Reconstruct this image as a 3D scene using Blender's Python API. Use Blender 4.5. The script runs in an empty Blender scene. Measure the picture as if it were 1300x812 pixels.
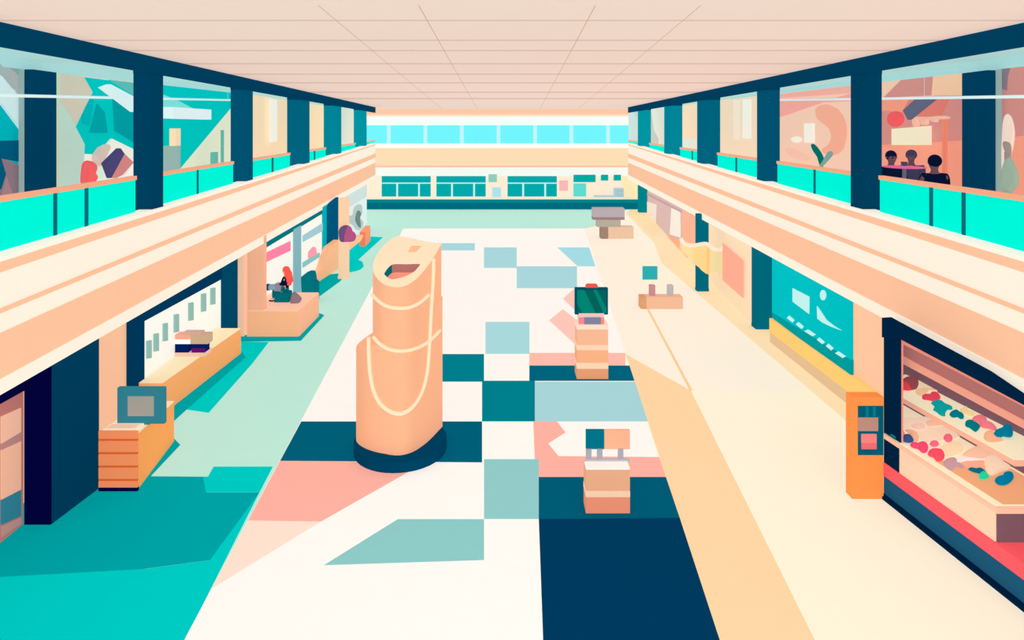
import bpy, bmesh, math, random
from mathutils import Vector, Matrix
random.seed(4)
sc = bpy.context.scene
COL = sc.collection
# ------------------------------------------------------------------ camera geometry used to measure the place
F, CX, HY, EYE = 700.0, 637.0, 161.0, 7.0

def V(px, py, Y):                       # a point at distance Y
    return Vector(((px-CX)/F*Y, Y, EYE-(py-HY)/F*Y))
def G(px, py, z=0.0):                   # a point at height z
    Y = F*(EYE-z)/(py-HY)
    return Vector(((px-CX)/F*Y, Y, z))
def S(px, py, pl):                      # a point on the upright plane X = a + b*Y
    a, b = pl
    k = (px-CX)/F
    Y = a/(k-b)
    return Vector((k*Y, Y, EYE-(py-HY)/F*Y))
def LG(off=0.0): return (-(7.25+off)+0.0726*7.97, -0.0726)
def RG(off=0.0): return ((7.6+off)-0.0626*8.03, 0.0626)
def line2(x0, y0, x1, y1):
    b = (x1-x0)/(y1-y0); return (x0-b*y0, b)
def nrm(pl, side):                      # unit normal pointing to the hall; side -1 for the left wall, +1 for the right
    v = Vector((1, -pl[1], 0)).normalized()
    return v if side < 0 else -v

# ------------------------------------------------------------------ materials
_m = {}
def lin(v): return v/12.92 if v <= 0.04045 else ((v+0.055)/1.055)**2.4
def mat(hexa, rough=0.9, spec=0.0, vary=0.0, scale=1.0, metal=0.0):
    key = (hexa, rough, spec, vary, scale, metal)
    if key in _m: return _m[key]
    h = hexa.lstrip('#'); c = [lin(int(h[i:i+2], 16)/255) for i in (0, 2, 4)]
    m = bpy.data.materials.new('paint_'+h); m.use_nodes = True
    nt = m.node_tree; b = nt.nodes['Principled BSDF']
    b.inputs['Base Color'].default_value = (*c, 1)
    b.inputs['Roughness'].default_value = rough
    b.inputs['Specular IOR Level'].default_value = spec
    b.inputs['Metallic'].default_value = metal
    # every surface gets a faint procedural mottling of its own paint
    tc = nt.nodes.new('ShaderNodeTexCoord'); ns = nt.nodes.new('ShaderNodeTexNoise')
    ns.inputs['Scale'].default_value = 3.0*scale; ns.inputs['Detail'].default_value = 3
    mx = nt.nodes.new('ShaderNodeMix'); mx.data_type = 'RGBA'
    v = vary if vary else 0.015
    mx.inputs[6].default_value = (*[x*(1-v) for x in c], 1)
    mx.inputs[7].default_value = (*[min(1, x*(1+v)) for x in c], 1)
    nt.links.new(tc.outputs['Object'], ns.inputs['Vector'])
    nt.links.new(ns.outputs['Fac'], mx.inputs[0])
    nt.links.new(mx.outputs[2], b.inputs['Base Color'])
    m.diffuse_color = (*c, 1)
    _m[key] = m
    return m
def emat(hexa, strength=1.0):
    h = hexa.lstrip('#'); c = [lin(int(h[i:i+2], 16)/255) for i in (0, 2, 4)]
    m = mat(hexa, 0.6)
    return m

# ------------------------------------------------------------------ mesh builder
class MB:
    def __init__(s): s.v = []; s.f = []; s.m = []; s.mats = []
    def mi(s, m):
        if isinstance(m, str): m = mat(m)
        if m not in s.mats: s.mats.append(m)
        return s.mats.index(m)
    def face(s, pts, m):
        n = len(s.v); s.v += [Vector(p) for p in pts]; s.f.append(list(range(n, n+len(pts)))); s.m.append(s.mi(m)); return s
    def prism(s, pts, vec, m, mside=None):
        """front polygon pts, pushed back along vec"""
        pts = [Vector(p) for p in pts]; vec = Vector(vec)
        n = len(s.v); k = len(pts); i = s.mi(m); j = s.mi(mside) if mside else i
        s.v += pts + [p+vec for p in pts]
        s.f.append(list(range(n, n+k))); s.m.append(i)
        s.f.append([n+k+q for q in reversed(range(k))]); s.m.append(i)
        for q in range(k):
            r = (q+1) % k
            s.f.append([n+q, n+k+q, n+k+r, n+r]); s.m.append(j)
        return s
    def box(s, x0, x1, y0, y1, z0, z1, m):
        return s.prism([(x0, y0, z0), (x1, y0, z0), (x1, y0, z1), (x0, y0, z1)], (0, y1-y0, 0), m)
    def hexa(s, b, t, m):                # bottom four, top four
        n = len(s.v); s.v += [Vector(p) for p in b]+[Vector(p) for p in t]; i = s.mi(m)
        for f in ([0, 3, 2, 1], [4, 5, 6, 7], [0, 1, 5, 4], [1, 2, 6, 5], [2, 3, 7, 6], [3, 0, 4, 7]):
            s.f.append([n+q for q in f]); s.m.append(i)
        return s
    def tube(s, pts, r, m, seg=10, closed=False, cap=True):
        pts = [Vector(p) for p in pts]; n0 = len(s.v); i = s.mi(m); N = len(pts)
        rr = r if isinstance(r, (list, tuple)) else [r]*N
        up = Vector((0, 0, 1)); prev = None
        for q, p in enumerate(pts):
            if closed: t = pts[(q+1) % N]-pts[q-1]
            else: t = pts[min(q+1, N-1)]-pts[max(q-1, 0)]
            t.normalize()
            if prev is None:
                a = t.cross(up)
                if a.length < 1e-3: a = t.cross(Vector((1, 0, 0)))
            else:
                a = prev - t*prev.dot(t)
            a.normalize(); prev = a; b = t.cross(a)
            for k in range(seg):
                w = 2*math.pi*k/seg
                s.v.append(p+(a*math.cos(w)+b*math.sin(w))*rr[q])
        for q in range(N if closed else N-1):
            for k in range(seg):
                a0 = n0+q*seg+k; a1 = n0+q*seg+(k+1) % seg
                q2 = (q+1) % N
                b0 = n0+q2*seg+k; b1 = n0+q2*seg+(k+1) % seg
                s.f.append([a0, a1, b1, b0]); s.m.append(i)
        if cap and not closed:
            s.f.append([n0+k for k in reversed(range(seg))]); s.m.append(i)
            s.f.append([n0+(N-1)*seg+k for k in range(seg)]); s.m.append(i)
        return s
    def ball(s, c, r, m, seg=16, rings=10):
        c = Vector(c); r = Vector(r) if not isinstance(r, (int, float)) else Vector((r, r, r))
        n0 = len(s.v); i = s.mi(m)
        for a in range(rings+1):
            th = math.pi*a/rings
            for k in range(seg):
                w = 2*math.pi*k/seg
                s.v.append(c+Vector((r.x*math.sin(th)*math.cos(w), r.y*math.sin(th)*math.sin(w), r.z*math.cos(th))))
        for a in range(rings):
            for k in range(seg):
                k2 = (k+1) % seg
                s.f.append([n0+a*seg+k, n0+(a+1)*seg+k, n0+(a+1)*seg+k2, n0+a*seg+k2]); s.m.append(i)
        return s
    def puff(s, pts, nv, h, m, hb=None, rings=5):
        """a cushion-like solid on a closed outline: bulges by h along nv and by hb behind"""
        pts = [Vector(p) for p in pts]; nv = Vector(nv).normalized(); hb = h if hb is None else hb
        c = sum(pts, Vector())/len(pts); K = len(pts); n0 = len(s.v); i = s.mi(m)
        lay = []
        for a in range(-rings, rings+1):
            t = a/rings; sc_ = math.sqrt(max(0.0, 1-t*t*0.985)); hh = (h if t > 0 else hb)*t
            st = len(s.v)
            for p in pts: s.v.append(c+(p-c)*sc_+nv*hh)
            lay.append(st)
        for a in range(len(lay)-1):
            for k in range(K):
                k2 = (k+1) % K
                s.f.append([lay[a]+k, lay[a]+k2, lay[a+1]+k2, lay[a+1]+k]); s.m.append(i)
        s.f.append([lay[0]+k for k in reversed(range(K))]); s.m.append(i)
        s.f.append([lay[-1]+k for k in range(K)]); s.m.append(i)
        return s
    def build(s, name, parent=None, smooth=False, bevel=0.0, origin=None):
        me = bpy.data.meshes.new(name)
        if parent is not None: o3 = parent.location.copy()
        elif origin is not None: o3 = Vector(origin)
        else:
            xs = [p.x for p in s.v]; ys = [p.y for p in s.v]; zs = [p.z for p in s.v]
            o3 = Vector(((min(xs)+max(xs))/2, (min(ys)+max(ys))/2, min(zs)))
        me.from_pydata([tuple(p-o3) for p in s.v], [], s.f)
        for m in s.mats: me.materials.append(m)
        for k, p in enumerate(me.polygons):
            p.material_index = s.m[k]; p.use_smooth = smooth
        bm = bmesh.new(); bm.from_mesh(me)
        bmesh.ops.remove_doubles(bm, verts=bm.verts, dist=1e-6)
        bmesh.ops.recalc_face_normals(bm, faces=bm.faces)
        bm.to_mesh(me); bm.free()
        me.update()
        o = bpy.data.objects.new(name, me); COL.objects.link(o)
        if parent is not None: o.parent = parent
        else: o.location = o3
        if bevel:
            b = o.modifiers.new('bevel', 'BEVEL'); b.width = bevel; b.segments = 2; b.limit_method = 'ANGLE'
        return o

def smoothline(pts, n=6, closed=True):
    """Catmull-Rom through points (2-D or 3-D tuples)"""
    P = [Vector(p) for p in pts]; N = len(P); out = []
    for i in range(N if closed else N-1):
        if closed: p0, p1, p2, p3 = P[i-1], P[i], P[(i+1) % N], P[(i+2) % N]
        else: p0, p1, p2, p3 = P[max(i-1, 0)], P[i], P[i+1], P[min(i+2, N-1)]
        for k in range(n):
            t = k/n
            out.append(0.5*((2*p1)+(p2-p0)*t+(2*p0-5*p1+4*p2-p3)*t*t+(3*p1-p0-3*p2+p3)*t**3))
    if not closed: out.append(P[-1])
    return out

def thing(name, label, cat, loc, group=None):
    o = bpy.data.objects.new(name, None); COL.objects.link(o)
    o.location = loc; o.empty_display_size = 0.1
    o['label'] = label; o['category'] = cat
    if group: o['group'] = group
    return o
def tag(o, label, cat, group=None):
    o['label'] = label; o['category'] = cat
    if group: o['group'] = group
    return o
def struct(o):
    o['kind'] = 'structure'; return o

# ================================================================== SETTING
YB = 46.9            # end wall
ZC = EYE+1.514       # ceiling
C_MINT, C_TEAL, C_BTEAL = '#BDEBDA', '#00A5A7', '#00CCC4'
C_WHITE = '#FFFAF2'

# ---- floor: one mesh, coloured inlays a millimetre proud of each other
def ext(p, q, y):     # extend the picture line p-q to height y
    return (p[0]+(q[0]-p[0])*(y-p[1])/(q[1]-p[1]), y)
YE = 840
fl = MB()
fl.box(-13.5, 13.5, -3, 48, -0.3, 0.0, C_MINT)
lay = [0]
def inlay(pp, m, lvl):
    z = 0.0015*lvl
    a = []
    for p in pp:
        g = G(p[0], p[1], 0.0); g.z = z; a.append(g)
    fl.face(a, m)
L0, L1, R0, R1 = (512, 290), (282, 722), (742, 290), (884, 722)
LE, RE = ext(L0, L1, YE), ext(R0, R1, YE)
# right hand walkway, warm cream
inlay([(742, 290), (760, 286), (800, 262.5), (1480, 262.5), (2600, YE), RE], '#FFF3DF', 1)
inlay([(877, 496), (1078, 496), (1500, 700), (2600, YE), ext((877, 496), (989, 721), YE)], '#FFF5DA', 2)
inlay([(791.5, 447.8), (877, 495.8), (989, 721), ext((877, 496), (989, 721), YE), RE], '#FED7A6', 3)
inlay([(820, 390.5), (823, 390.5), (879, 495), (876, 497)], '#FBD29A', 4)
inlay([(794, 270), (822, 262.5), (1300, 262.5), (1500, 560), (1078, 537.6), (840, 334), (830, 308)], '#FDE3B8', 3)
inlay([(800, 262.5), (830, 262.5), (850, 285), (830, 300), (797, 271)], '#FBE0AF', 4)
# white hall floor
inlay([L0, R0, RE, LE], C_WHITE, 3)
def rect(x0, y0, x1, y1): return [(x0, y0), (x1, y0), (x1, y1), (x0, y1)]
LB, TL, DT, NV, PK, SG = '#A9DADF', '#00808E', '#006079', '#003A5E', '#FFB3A3', '#8CCAC7'
inlay(rect(545, 308.6, 602.8, 317.8), LB, 4)
inlay(rect(614.4, 314, 656, 340), LB, 4)
inlay([(707.4, 314), (748, 314), (756, 338), (733.3, 338)], '#A5DFE8', 4)
inlay(rect(656, 338, 732.5, 365.8), LB, 4)
inlay(rect(616.3, 408.6, 672.2, 449.2), '#A9DCDF', 4)
inlay(rect(560, 449.4, 614.5, 484.5), TL, 4)
inlay(rect(612, 483.4, 679, 535), TL, 5)
inlay([(382.5, 535), (612, 535), (612, 587), (355.5, 585)], DT, 4)
inlay(rect(672, 448, 794, 464), '#FFBFAD', 4)
inlay([(672, 464), (799.2, 464), (805.6, 483.5), (672, 483.5)], '#00657F', 4)
inlay([(679, 484.5), (806, 484.5), (822.5, 535), (679, 535)], '#A6D7DA', 4)
inlay([(697, 406.6), (714.6, 392.4), (745, 416), (745, 451)], '#FFCBBB', 4)
inlay([(714.6, 379), (733, 363), (733, 397)], '#FFCBBB', 4)
inlay([(677, 535), (707, 535), (718, 549), (696, 563), (709, 579), (837, 580.2), (845.5, 605.5), (684, 605.5), (684, 583), (679, 583)], PK, 4)
inlay([(684, 605.5), (845.5, 605.5), (863, 657.5), (684, 659)], '#005B75', 4)
inlay([(684, 659), (863, 657.5), RE, (690.5, YE)], NV, 4)
inlay(rect(614.5, 583, 684, 659), '#8FCBC9', 5)
inlay([(505, 659), (614.5, 659), (614.5, 711), (411, 717.6)], SG, 4)
inlay([(355.5, 585), (540, 587), (407.7, 662), (315, 660.7)], PK, 4)
inlay([(315, 660.7), (407.7, 662), (268.4, 747.5)], '#FEE3CF', 4)
# teal carpet of the left hand walkway, counter shadows painted in as strips
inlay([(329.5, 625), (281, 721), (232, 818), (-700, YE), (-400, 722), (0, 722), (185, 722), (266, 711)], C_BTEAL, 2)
inlay([(191.4, 604.5), (258, 605), (261.6, 625), (329.5, 625), (266.5, 711), (185, 722), (-100, 738), (-900, 740), (-900, 590), (0, 590), (125, 600), (174, 604), (174, 588), (220.5, 556), (229, 564.6)], C_TEAL, 3)  # carpet, with the near counter's shadow strip painted in
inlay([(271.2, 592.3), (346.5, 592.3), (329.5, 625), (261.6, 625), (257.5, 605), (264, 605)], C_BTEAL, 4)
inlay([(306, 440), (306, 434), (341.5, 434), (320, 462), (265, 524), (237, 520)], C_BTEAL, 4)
inlay([(195, 535), (306, 445), (312, 453.5), (237, 520), (220.5, 535), (215, 545)], C_TEAL, 5)  # shadow of the long counter, painted as a dark teal strip
inlay([(300, 426), (306, 434), (382, 432.6), (412, 400), (404, 397), (378, 420)], C_TEAL, 5)  # shadow along the foot of the platform, painted dark teal
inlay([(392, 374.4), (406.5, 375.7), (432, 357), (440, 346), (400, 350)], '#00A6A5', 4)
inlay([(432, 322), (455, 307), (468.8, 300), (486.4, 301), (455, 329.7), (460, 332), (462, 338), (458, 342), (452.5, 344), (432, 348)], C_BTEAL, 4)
struct(fl.build('floor', origin=(0, 20, 0)))

# ---- ceiling with its seams
ce = MB()
ce.box(-15, 15, -1, YB+0.5, ZC, ZC+0.3, '#F0CFC1')
def cseam(p, q, w):
    a = G(p[0], p[1], ZC); b = G(q[0], q[1], ZC)
    a.z = b.z = ZC-0.002
    ce.face([a+Vector((-w, 0, 0)), a+Vector((w, 0, 0)), b+Vector((w*2, 0, 0)), b+Vector((-w*2, 0, 0))], '#CDA28E')
for p, q in (((403.8, 6.5), (561, 138)), ((531.4, 6.5), (605.7, 138)), ((756, 6.5), (685.5, 138)), ((890, 6.5), (734, 138))):
    cseam(p, q, 0.006)
for y in (25.8, 51, 64, 80.8, 94, 105, 117, 125):
    Y = (ZC-EYE)*F/(HY-y); w = 0.55*Y*Y/(F*(ZC-EYE))
    ce.face([(-14, Y-w, ZC-0.002), (14, Y-w, ZC-0.002), (14, Y+w, ZC-0.002), (-14, Y+w, ZC-0.002)], '#D6B09F')
for sd in (-1, 1):                       # pale mint gallery ceilings
    P_ = (LG if sd < 0 else RG); a0, b0 = P_(0.2); a1, b1 = P_(3.3)
    ce.face([(a0+b0*-1, -1, ZC-.003), (a1+b1*-1, -1, ZC-.003), (a1+b1*46, 46, ZC-.003), (a0+b0*42.4, 42.4, ZC-.003)], '#B2DAD6')
struct(ce.build('ceiling', origin=(0, 20, ZC)))

# ---- end wall
bw = MB()
bw.box(-14.5, 14.5, YB+0.1, YB+0.5, 0, ZC, '#FEE9D2')
def bb(x0, y0, x1, y1, m, d=0.0, t=None, M=None):    # a board on the end wall standing d proud
    t = 0.1+d if t is None else t
    a, b, c, e = [V(x, y, YB) for x, y in ((x0, y1), (x1, y1), (x1, y0), (x0, y0))]
    for p in (a, b, c, e): p.y = YB-d
    (M or bw).prism([a, b, c, e], (0, t, 0), m)
XL, XR = 425, 853
bb(XL, 130, XR, 145.2, '#FCC5A5', 0.05)
bb(XL, 145.2, XR, 147.7, '#FEDCC2', 0.04)
bb(XL, 147.7, XR, 158.7, '#F1FAF3', 0.03)
bb(XL, 182.4, XR, 188, '#F3FAF3', 0.03)
bb(XL, 188, XR, 210, '#FED9B2', 0.25)
bb(XL, 210, XR, 212, '#FBBFA2', 0.27)
bb(XL, 212, XR, 223, '#F4F5EE', 0.05)
bb(XL, 223, 790, 253, '#FDE8D0', 0.0)
bb(790, 223, XR, 253, '#FEE3B4', 0.0)
struct(bw.build('wall_back', origin=(0, YB, 0)))
bs = MB()
bb(455, 253.2, XR, 257.2, '#007F86', 0.12, M=bs)
bb(455, 257.2, XR, 265.6, '#00677C', 0.1, M=bs)
struct(bs.build('baseboard_back', origin=(0, YB, 0)))
# upper ribbon window
e = bpy.data.objects.new('window_1', None); COL.objects.link(e); e.location = (0, YB, 6); struct(e)
fr = MB()
mull = [(445, 450), (491.3, 496), (537.8, 542.4), (584, 588.7), (630.6, 635.2), (677, 681.7), (723, 727.7), (769.6, 774.2), (816, 820.6)]
for a, b in mull: bb(a, 158.7, b, 182.4, '#C3EFF8', 0.05, 0.12, fr)
bb(XL, 157.9, XR, 158.9, '#F1FAF3', 0.05, 0.12, fr); bb(XL, 182, XR, 183, '#F1FAF3', 0.05, 0.12, fr)
fr.build('window_frame', e)
edges = [XL]+[x for m_ in mull for x in m_]+[XR]
for k in range(0, len(edges), 2):
    g = MB(); bb(edges[k]-0.3, 158.7, edges[k+1]+0.3, 182.4, mat('#71F0F9', 0.4, 0.0), 0.0, 0.05, g); g.build('glass_pane', e)
# ground-floor shop windows in the end wall
def backwin(n, x0, x1, vs, y0=223.3, y1=249.4):
    e = bpy.data.objects.new('window_%d' % n, None); COL.objects.link(e); e.location = V((x0+x1)/2, y1, YB); struct(e)
    g = MB(); bb(x0, y0, x1, y1, mat('#00A5A6', 0.4), 0.02, 0.1, g); g.build('glass_pane', e)
    f = MB()
    bb(x0, 231.6, x1, 233, '#C9EFEA', 0.05, 0.05, f)
    for a, b in vs: bb(a, 232.4, b, y1, '#C9EFEA', 0.05, 0.05, f)
    for r in ((x0-.8, y0-.8, x1+.8, y0), (x0-.8, y1, x1+.8, y1+.8), (x0-.8, y0, x0, y1), (x1, y0, x1+.8, y1)):
        bb(*r, '#FDEBD5', 0.05, 0.05, f)
    f.build('window_frame', e)
backwin(2, 484.6, 547, ((503.2, 505.4), (531, 533)))
backwin(3, 554, 616.7, ((572.8, 575), (600.8, 603)))
backwin(4, 644.3, 707, ((663, 665.3), (691, 693.2)))
def backsign(x0, y0, x1, y1, col, name, label, cat, inner=None, group=None):
    g = MB(); bb(x0, y0, x1, y1, col, 0.06, 0.06, g)
    if inner: bb(x0+1.2, y0+1.2, x1-1.2, y1-1.2, inner, 0.07, 0.02, g)
    tag(g.build(name), label, cat, group)
backsign(620.3, 221, 630.8, 231, '#8FC9B9', 'wall_sign', 'sage green square sign high on the end wall between two shop windows', 'sign')
backsign(625, 237.7, 636, 250, '#B2DCE4', 'wall_sign', 'pale blue square sign just below the sage green one on the end wall', 'sign')
backsign(710, 229, 721, 242, '#F9B4B4', 'wall_sign', 'pink square sign right beside the third end wall shop window', 'sign')
backsign(728, 221.6, 756, 231, '#00A5A4', 'wall_sign', 'wide teal sign board above the mint panel on the end wall', 'sign')
backsign(728, 232.8, 744, 249.2, '#61D6CC', 'notice_board', 'mint green upright board under the wide teal sign', 'board')
backsign(762.8, 221.6, 772, 229, '#00A5A4', 'wall_sign', 'small teal sign above the shelf line, the left one of a pair', 'sign')
backsign(779, 221.6, 788.3, 229, '#00A5A4', 'wall_sign', 'small teal sign directly above the grey blue cabinet', 'sign')
# cabinet and shelf by the end wall
g = MB(); bb(779, 238.3, 790.4, 249.2, '#AFCBD0', 0.5, 0.5, g); bb(780, 239.5, 789.4, 243, '#A3C2C8', 0.52, 0.03, g); bb(780, 244.4, 789.4, 248.2, '#A3C2C8', 0.52, 0.03, g)
tag(g.build('wall_cabinet'), 'grey blue cabinet on the end wall at the end of a thin shelf', 'cabinet')
g = MB(); bb(753.4, 247.6, 779, 249.3, '#B6CDCE', 0.5, 0.5, g)
tag(g.build('wall_shelf'), 'thin grey shelf on the end wall beside the grey blue cabinet', 'shelf')

# ---- balcony fascias (tapered bands), beams, gallery slabs, walls behind
def fascia(side):
    pl = (LG if side < 0 else RG)
    X0, X1 = (-60, 476.3) if side < 0 else (1360, 797.7)
    nx = 0 if side < 0 else 1300
    near = [304.6+19.4*0, 0]
    # picture heights of each band edge at the near and far ends (near values are for the frame edge)
    nearY = [324, 331.6-0.6, 345, 391.6, 397, 422.4, 480, 499]
    nearT = [324, 331, 345, 391.6, 397, 422.4, 480, 499]
    farY = [181.3, 182.6, 184.0, 194.6, 200, 206.4, 221.7, 227.2]
    cols = ['#FFF4E4', '#FDC29D', '#FFF0DD', '#FDC29D', '#FFF0DD', '#FDC29D', '#FFF0DD']
    proud = [0.05, 0.03, 0.0, 0.03, 0.0, 0.02, 0.05]
    f = MB()
    n = nrm(pl(), side)
    # straight edges in space: near point at the frame edge, far point at the balcony end, carried on behind the camera
    for k, c in enumerate(cols):
        q = []
        for yn, yf in ((nearT[k], farY[k]), (nearT[k+1], farY[k+1])):
            a = S(nx, yn, pl()); b = S(X1, yf, pl())
            t = (a-b); a2 = a+t*(10.5/ abs(t.y))
            q.append((a2, b))
        (a0, b0), (a1, b1) = q
        d = n*proud[k]
        f.prism([a0+d, b0+d, b1+d, a1+d], -n*(0.3+proud[k]), c)
    return f
struct(fascia(-1).build('trim_1', origin=(-8, 20, 3)))
struct(fascia(1).build('trim_2', origin=(8, 20, 3)))

def beam(side):
    pl = (LG if side < 0 else RG)(0)
    nx = 0 if side < 0 else 1300
    fx = 476.5 if side < 0 else 797.5
    a = S(nx, 28, pl); b = S(fx, 136, pl); a1 = S(nx, 58, pl); b1 = S(fx, 143, pl)
    a.z = b.z = ZC+0.0
    t = a-b; a2 = a+t*(9/abs(t.y)); t = a1-b1; a3 = a1+t*(9/abs(t.y))
    n = nrm(pl, side)
    m = MB(); m.prism([a2+n*.02, b+n*.02, b1+n*.02, a3+n*.02], -n*0.14, '#003D5C')
    return m
struct(beam(-1).build('beam', origin=(-8, 20, 8)))
struct(beam(1).build('beam', origin=(8, 20, 8)))

def slab(side):   # gallery floor
    P = (LG if side < 0 else RG)
    m = MB(); s = side
    def X(off, Y): a, b = P(off); return a+b*Y
    ys = (-2.0, 43.2)
    m.prism([(X(.3, ys[0]), ys[0], 4.9), (X(.3, ys[1]), ys[1], 4.9), (X(6, ys[1]), ys[1], 4.9), (X(6, ys[0]), ys[0], 4.9)], (0, 0, -0.6), '#F3D9C0')
    return m
struct(slab(-1).build('floor_gallery_left', origin=(-8, 20, 4.5)))
struct(slab(1).build('floor_gallery_right', origin=(8, 20, 4.5)))
OFF = 3.2         # gallery back wall behind the balustrade
def upperwall(side):
    P = (LG if side < 0 else RG)(OFF); n = nrm(P, side); a, b = P
    m = MB(); y0, y1 = -2, 47.5
    def pt(Y, z): return Vector((a+b*Y, Y, z))
    m.prism([pt(y0, 4.3), pt(y1, 4.3), pt(y1, ZC), pt(y0, ZC)], -n*0.2, '#FEDDBB')
    # pale mint lintel
    n2 = n*0.06
    A_, B_ = (S(0, 85, P), S(294, 117.6, P)) if side < 0 else (S(1300, 84.5, P), S(989, 118.8, P))
    def zlin(Y): return A_.z+(B_.z-A_.z)*(Y-A_.y)/(B_.y-A_.y)
    m.prism([pt(y0, zlin(y0))+n2, pt(y1, zlin(y1))+n2, pt(y1, ZC)+n2, pt(y0, ZC)+n2], -n*0.06, '#B2DAD6')
    return m
struct(upperwall(-1).build('wall_left_upper', origin=(-11, 20, 4.3)))
struct(upperwall(1).build('wall_right_upper', origin=(11, 20, 4.3)))

# ---- square columns between beam and balcony edge
def solve_col(side, pl_, pr_, off=0.0):
    """inner face on the balcony plane: returns x-inner at near, y-near, side length"""
    P = (LG if side < 0 else RG)(off); a, b = P
    far_px, near_px = (pr_, pl_) if side < 0 else (pl_, pr_)
    Yf = a/((far_px-CX)/F-b)
    lo, hi = 0.05, 3.0
    for _ in range(40):
        s = (lo+hi)/2; Yn = Yf-s
        X = (a+b*Yn)+side*s
        p = CX+F*X/Yn
        over = (p < near_px) if side < 0 else (p > near_px)
        if over: hi = s
        else: lo = s
    return a+b*Yf, Yf, s
def topz(side, Y, k=0):
    pl = (LG if side < 0 else RG)(0)
    nx = 0 if side < 0 else 1300; fx = 476.3 if side < 0 else 797.7
    a = S(nx, 324, pl); b = S(fx, 181.3, pl); t = (Y-a.y)/(b.y-a.y)
    return a.z+(b.z-a.z)*t
GR = 'square columns along the upper gallery edge'
def column(side, p0, p1, col, label):
    x, Yf, s = solve_col(side, p0, p1)
    x0, x1 = (x-s, x) if side < 0 else (x, x+s)
    z0 = topz(side, Yf-s/2)-0.12
    t = thing('gallery_column', label, 'column', (x-(-side)*0+side*s/2, Yf-s/2, z0), GR)
    m = MB(); m.box(x0, x1, Yf-s, Yf, z0, ZC-0.3, col); m.build('shaft', t)
    m = MB(); m.box(x0-.004, x1+.004, Yf-s-.004, Yf, z0, topz(side, Yf)+0.03, '#0B3550' if col == '#003D5C' else col); m.build('base_plate', t)
    m = MB(); m.box(x0-.004, x1+.004, Yf-s-.004, Yf, ZC-0.36, ZC-0.25, '#003D5C'); m.build('capital', t)
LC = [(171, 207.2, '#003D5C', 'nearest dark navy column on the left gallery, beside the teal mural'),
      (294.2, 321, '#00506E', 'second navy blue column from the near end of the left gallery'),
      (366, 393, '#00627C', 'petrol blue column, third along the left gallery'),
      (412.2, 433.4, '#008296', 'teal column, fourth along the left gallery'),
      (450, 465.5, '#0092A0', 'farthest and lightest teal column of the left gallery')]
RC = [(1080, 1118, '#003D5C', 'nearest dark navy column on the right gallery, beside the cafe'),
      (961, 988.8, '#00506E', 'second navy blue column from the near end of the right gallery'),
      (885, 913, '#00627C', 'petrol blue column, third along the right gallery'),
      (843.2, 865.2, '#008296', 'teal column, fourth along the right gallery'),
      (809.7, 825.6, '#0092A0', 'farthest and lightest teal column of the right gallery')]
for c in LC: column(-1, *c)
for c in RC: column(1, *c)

# ---- balustrades: turquoise panels, dark posts, peach handrail; one per bay
RZ = 5.97
def balustrade(side, pxa, pxb, posts, label):
    """pxa farther, pxb nearer picture column"""
    P = (LG if side < 0 else RG)(0.2); a, b = P; n = nrm(P, side)
    def Yat(px): return a/((px-CX)/F-b)
    Y1 = Yat(pxa); Y0 = Yat(pxb) if pxb is not None else -1.5
    def pt(Y, z): return Vector((a+b*Y, Y, z))
    t = thing('balustrade', label, 'railing', pt((Y0+Y1)/2, topz(side, (Y0+Y1)/2)-0.05), 'turquoise balustrades of the galleries')
    m = MB(); m.prism([pt(Y0, RZ-.085)+n*.03, pt(Y1, RZ-.085)+n*.03, pt(Y1, RZ)+n*.03, pt(Y0, RZ)+n*.03], -n*0.1, '#F4A986'); m.build('handrail', t)
    ed = [Y0]+sorted(sum([[Yat(p0), Yat(p1)] for p0, p1 in posts], []))+[Y1]
    for k in range(0, len(ed), 2):
        A, B = ed[k], ed[k+1]
        m = MB(); m.prism([pt(A, topz(side, A)-.05), pt(B, topz(side, B)-.05), pt(B, RZ-.08), pt(A, RZ-.08)], -n*0.03, mat('#00F3D7', 0.5)); m.build('glass_panel', t)
    for p0, p1 in posts:
        A, B = sorted((Yat(p0), Yat(p1)))
        m = MB(); m.prism([pt(A, topz(side, A)-.05)+n*.01, pt(B, topz(side, B)-.05)+n*.01, pt(B, RZ-.08)+n*.01, pt(A, RZ-.08)+n*.01], -n*0.06, '#006A78'); m.build('post', t)
balustrade(-1, 172, None, ((67.5, 72), (107.3, 111.6)), 'turquoise balustrade in the nearest bay of the left gallery with two dark posts')
balustrade(-1, 296, 200, ((249.6, 251.8),), 'turquoise balustrade on the left gallery between the two dark navy columns')
balustrade(-1, 368, 316, ((344.8, 347),), 'turquoise balustrade in front of the peach wall with the white banner')
balustrade(-1, 413.5, 388, ((398.4, 400),), 'turquoise balustrade between the petrol and the teal column, left gallery')
balustrade(-1, 451, 430, (), 'short turquoise balustrade between the two lightest left gallery columns')
balustrade(-1, 476.3, 464, (), 'last sliver of turquoise balustrade at the left gallery end')
balustrade(1, 1117, None, ((1180.3, 1184.6), (1221.4, 1226)), 'turquoise balustrade in front of the right gallery cafe with two dark posts')
balustrade(1, 987, 1083, ((1033.2, 1035.6),), 'turquoise balustrade in front of the salmon flat shop backdrop and potted leaves')
balustrade(1, 911, 964, ((933.9, 935.9),), 'turquoise balustrade before the peach wall with pale banners, right gallery')
balustrade(1, 863.5, 887, ((878.4, 879.7),), 'turquoise balustrade between the petrol and the teal column, right gallery')
balustrade(1, 824.5, 845, (), 'short turquoise balustrade between the two lightest right gallery columns')
balustrade(1, 797.7, 811, (), 'last sliver of turquoise balustrade at the right gallery end')

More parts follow.
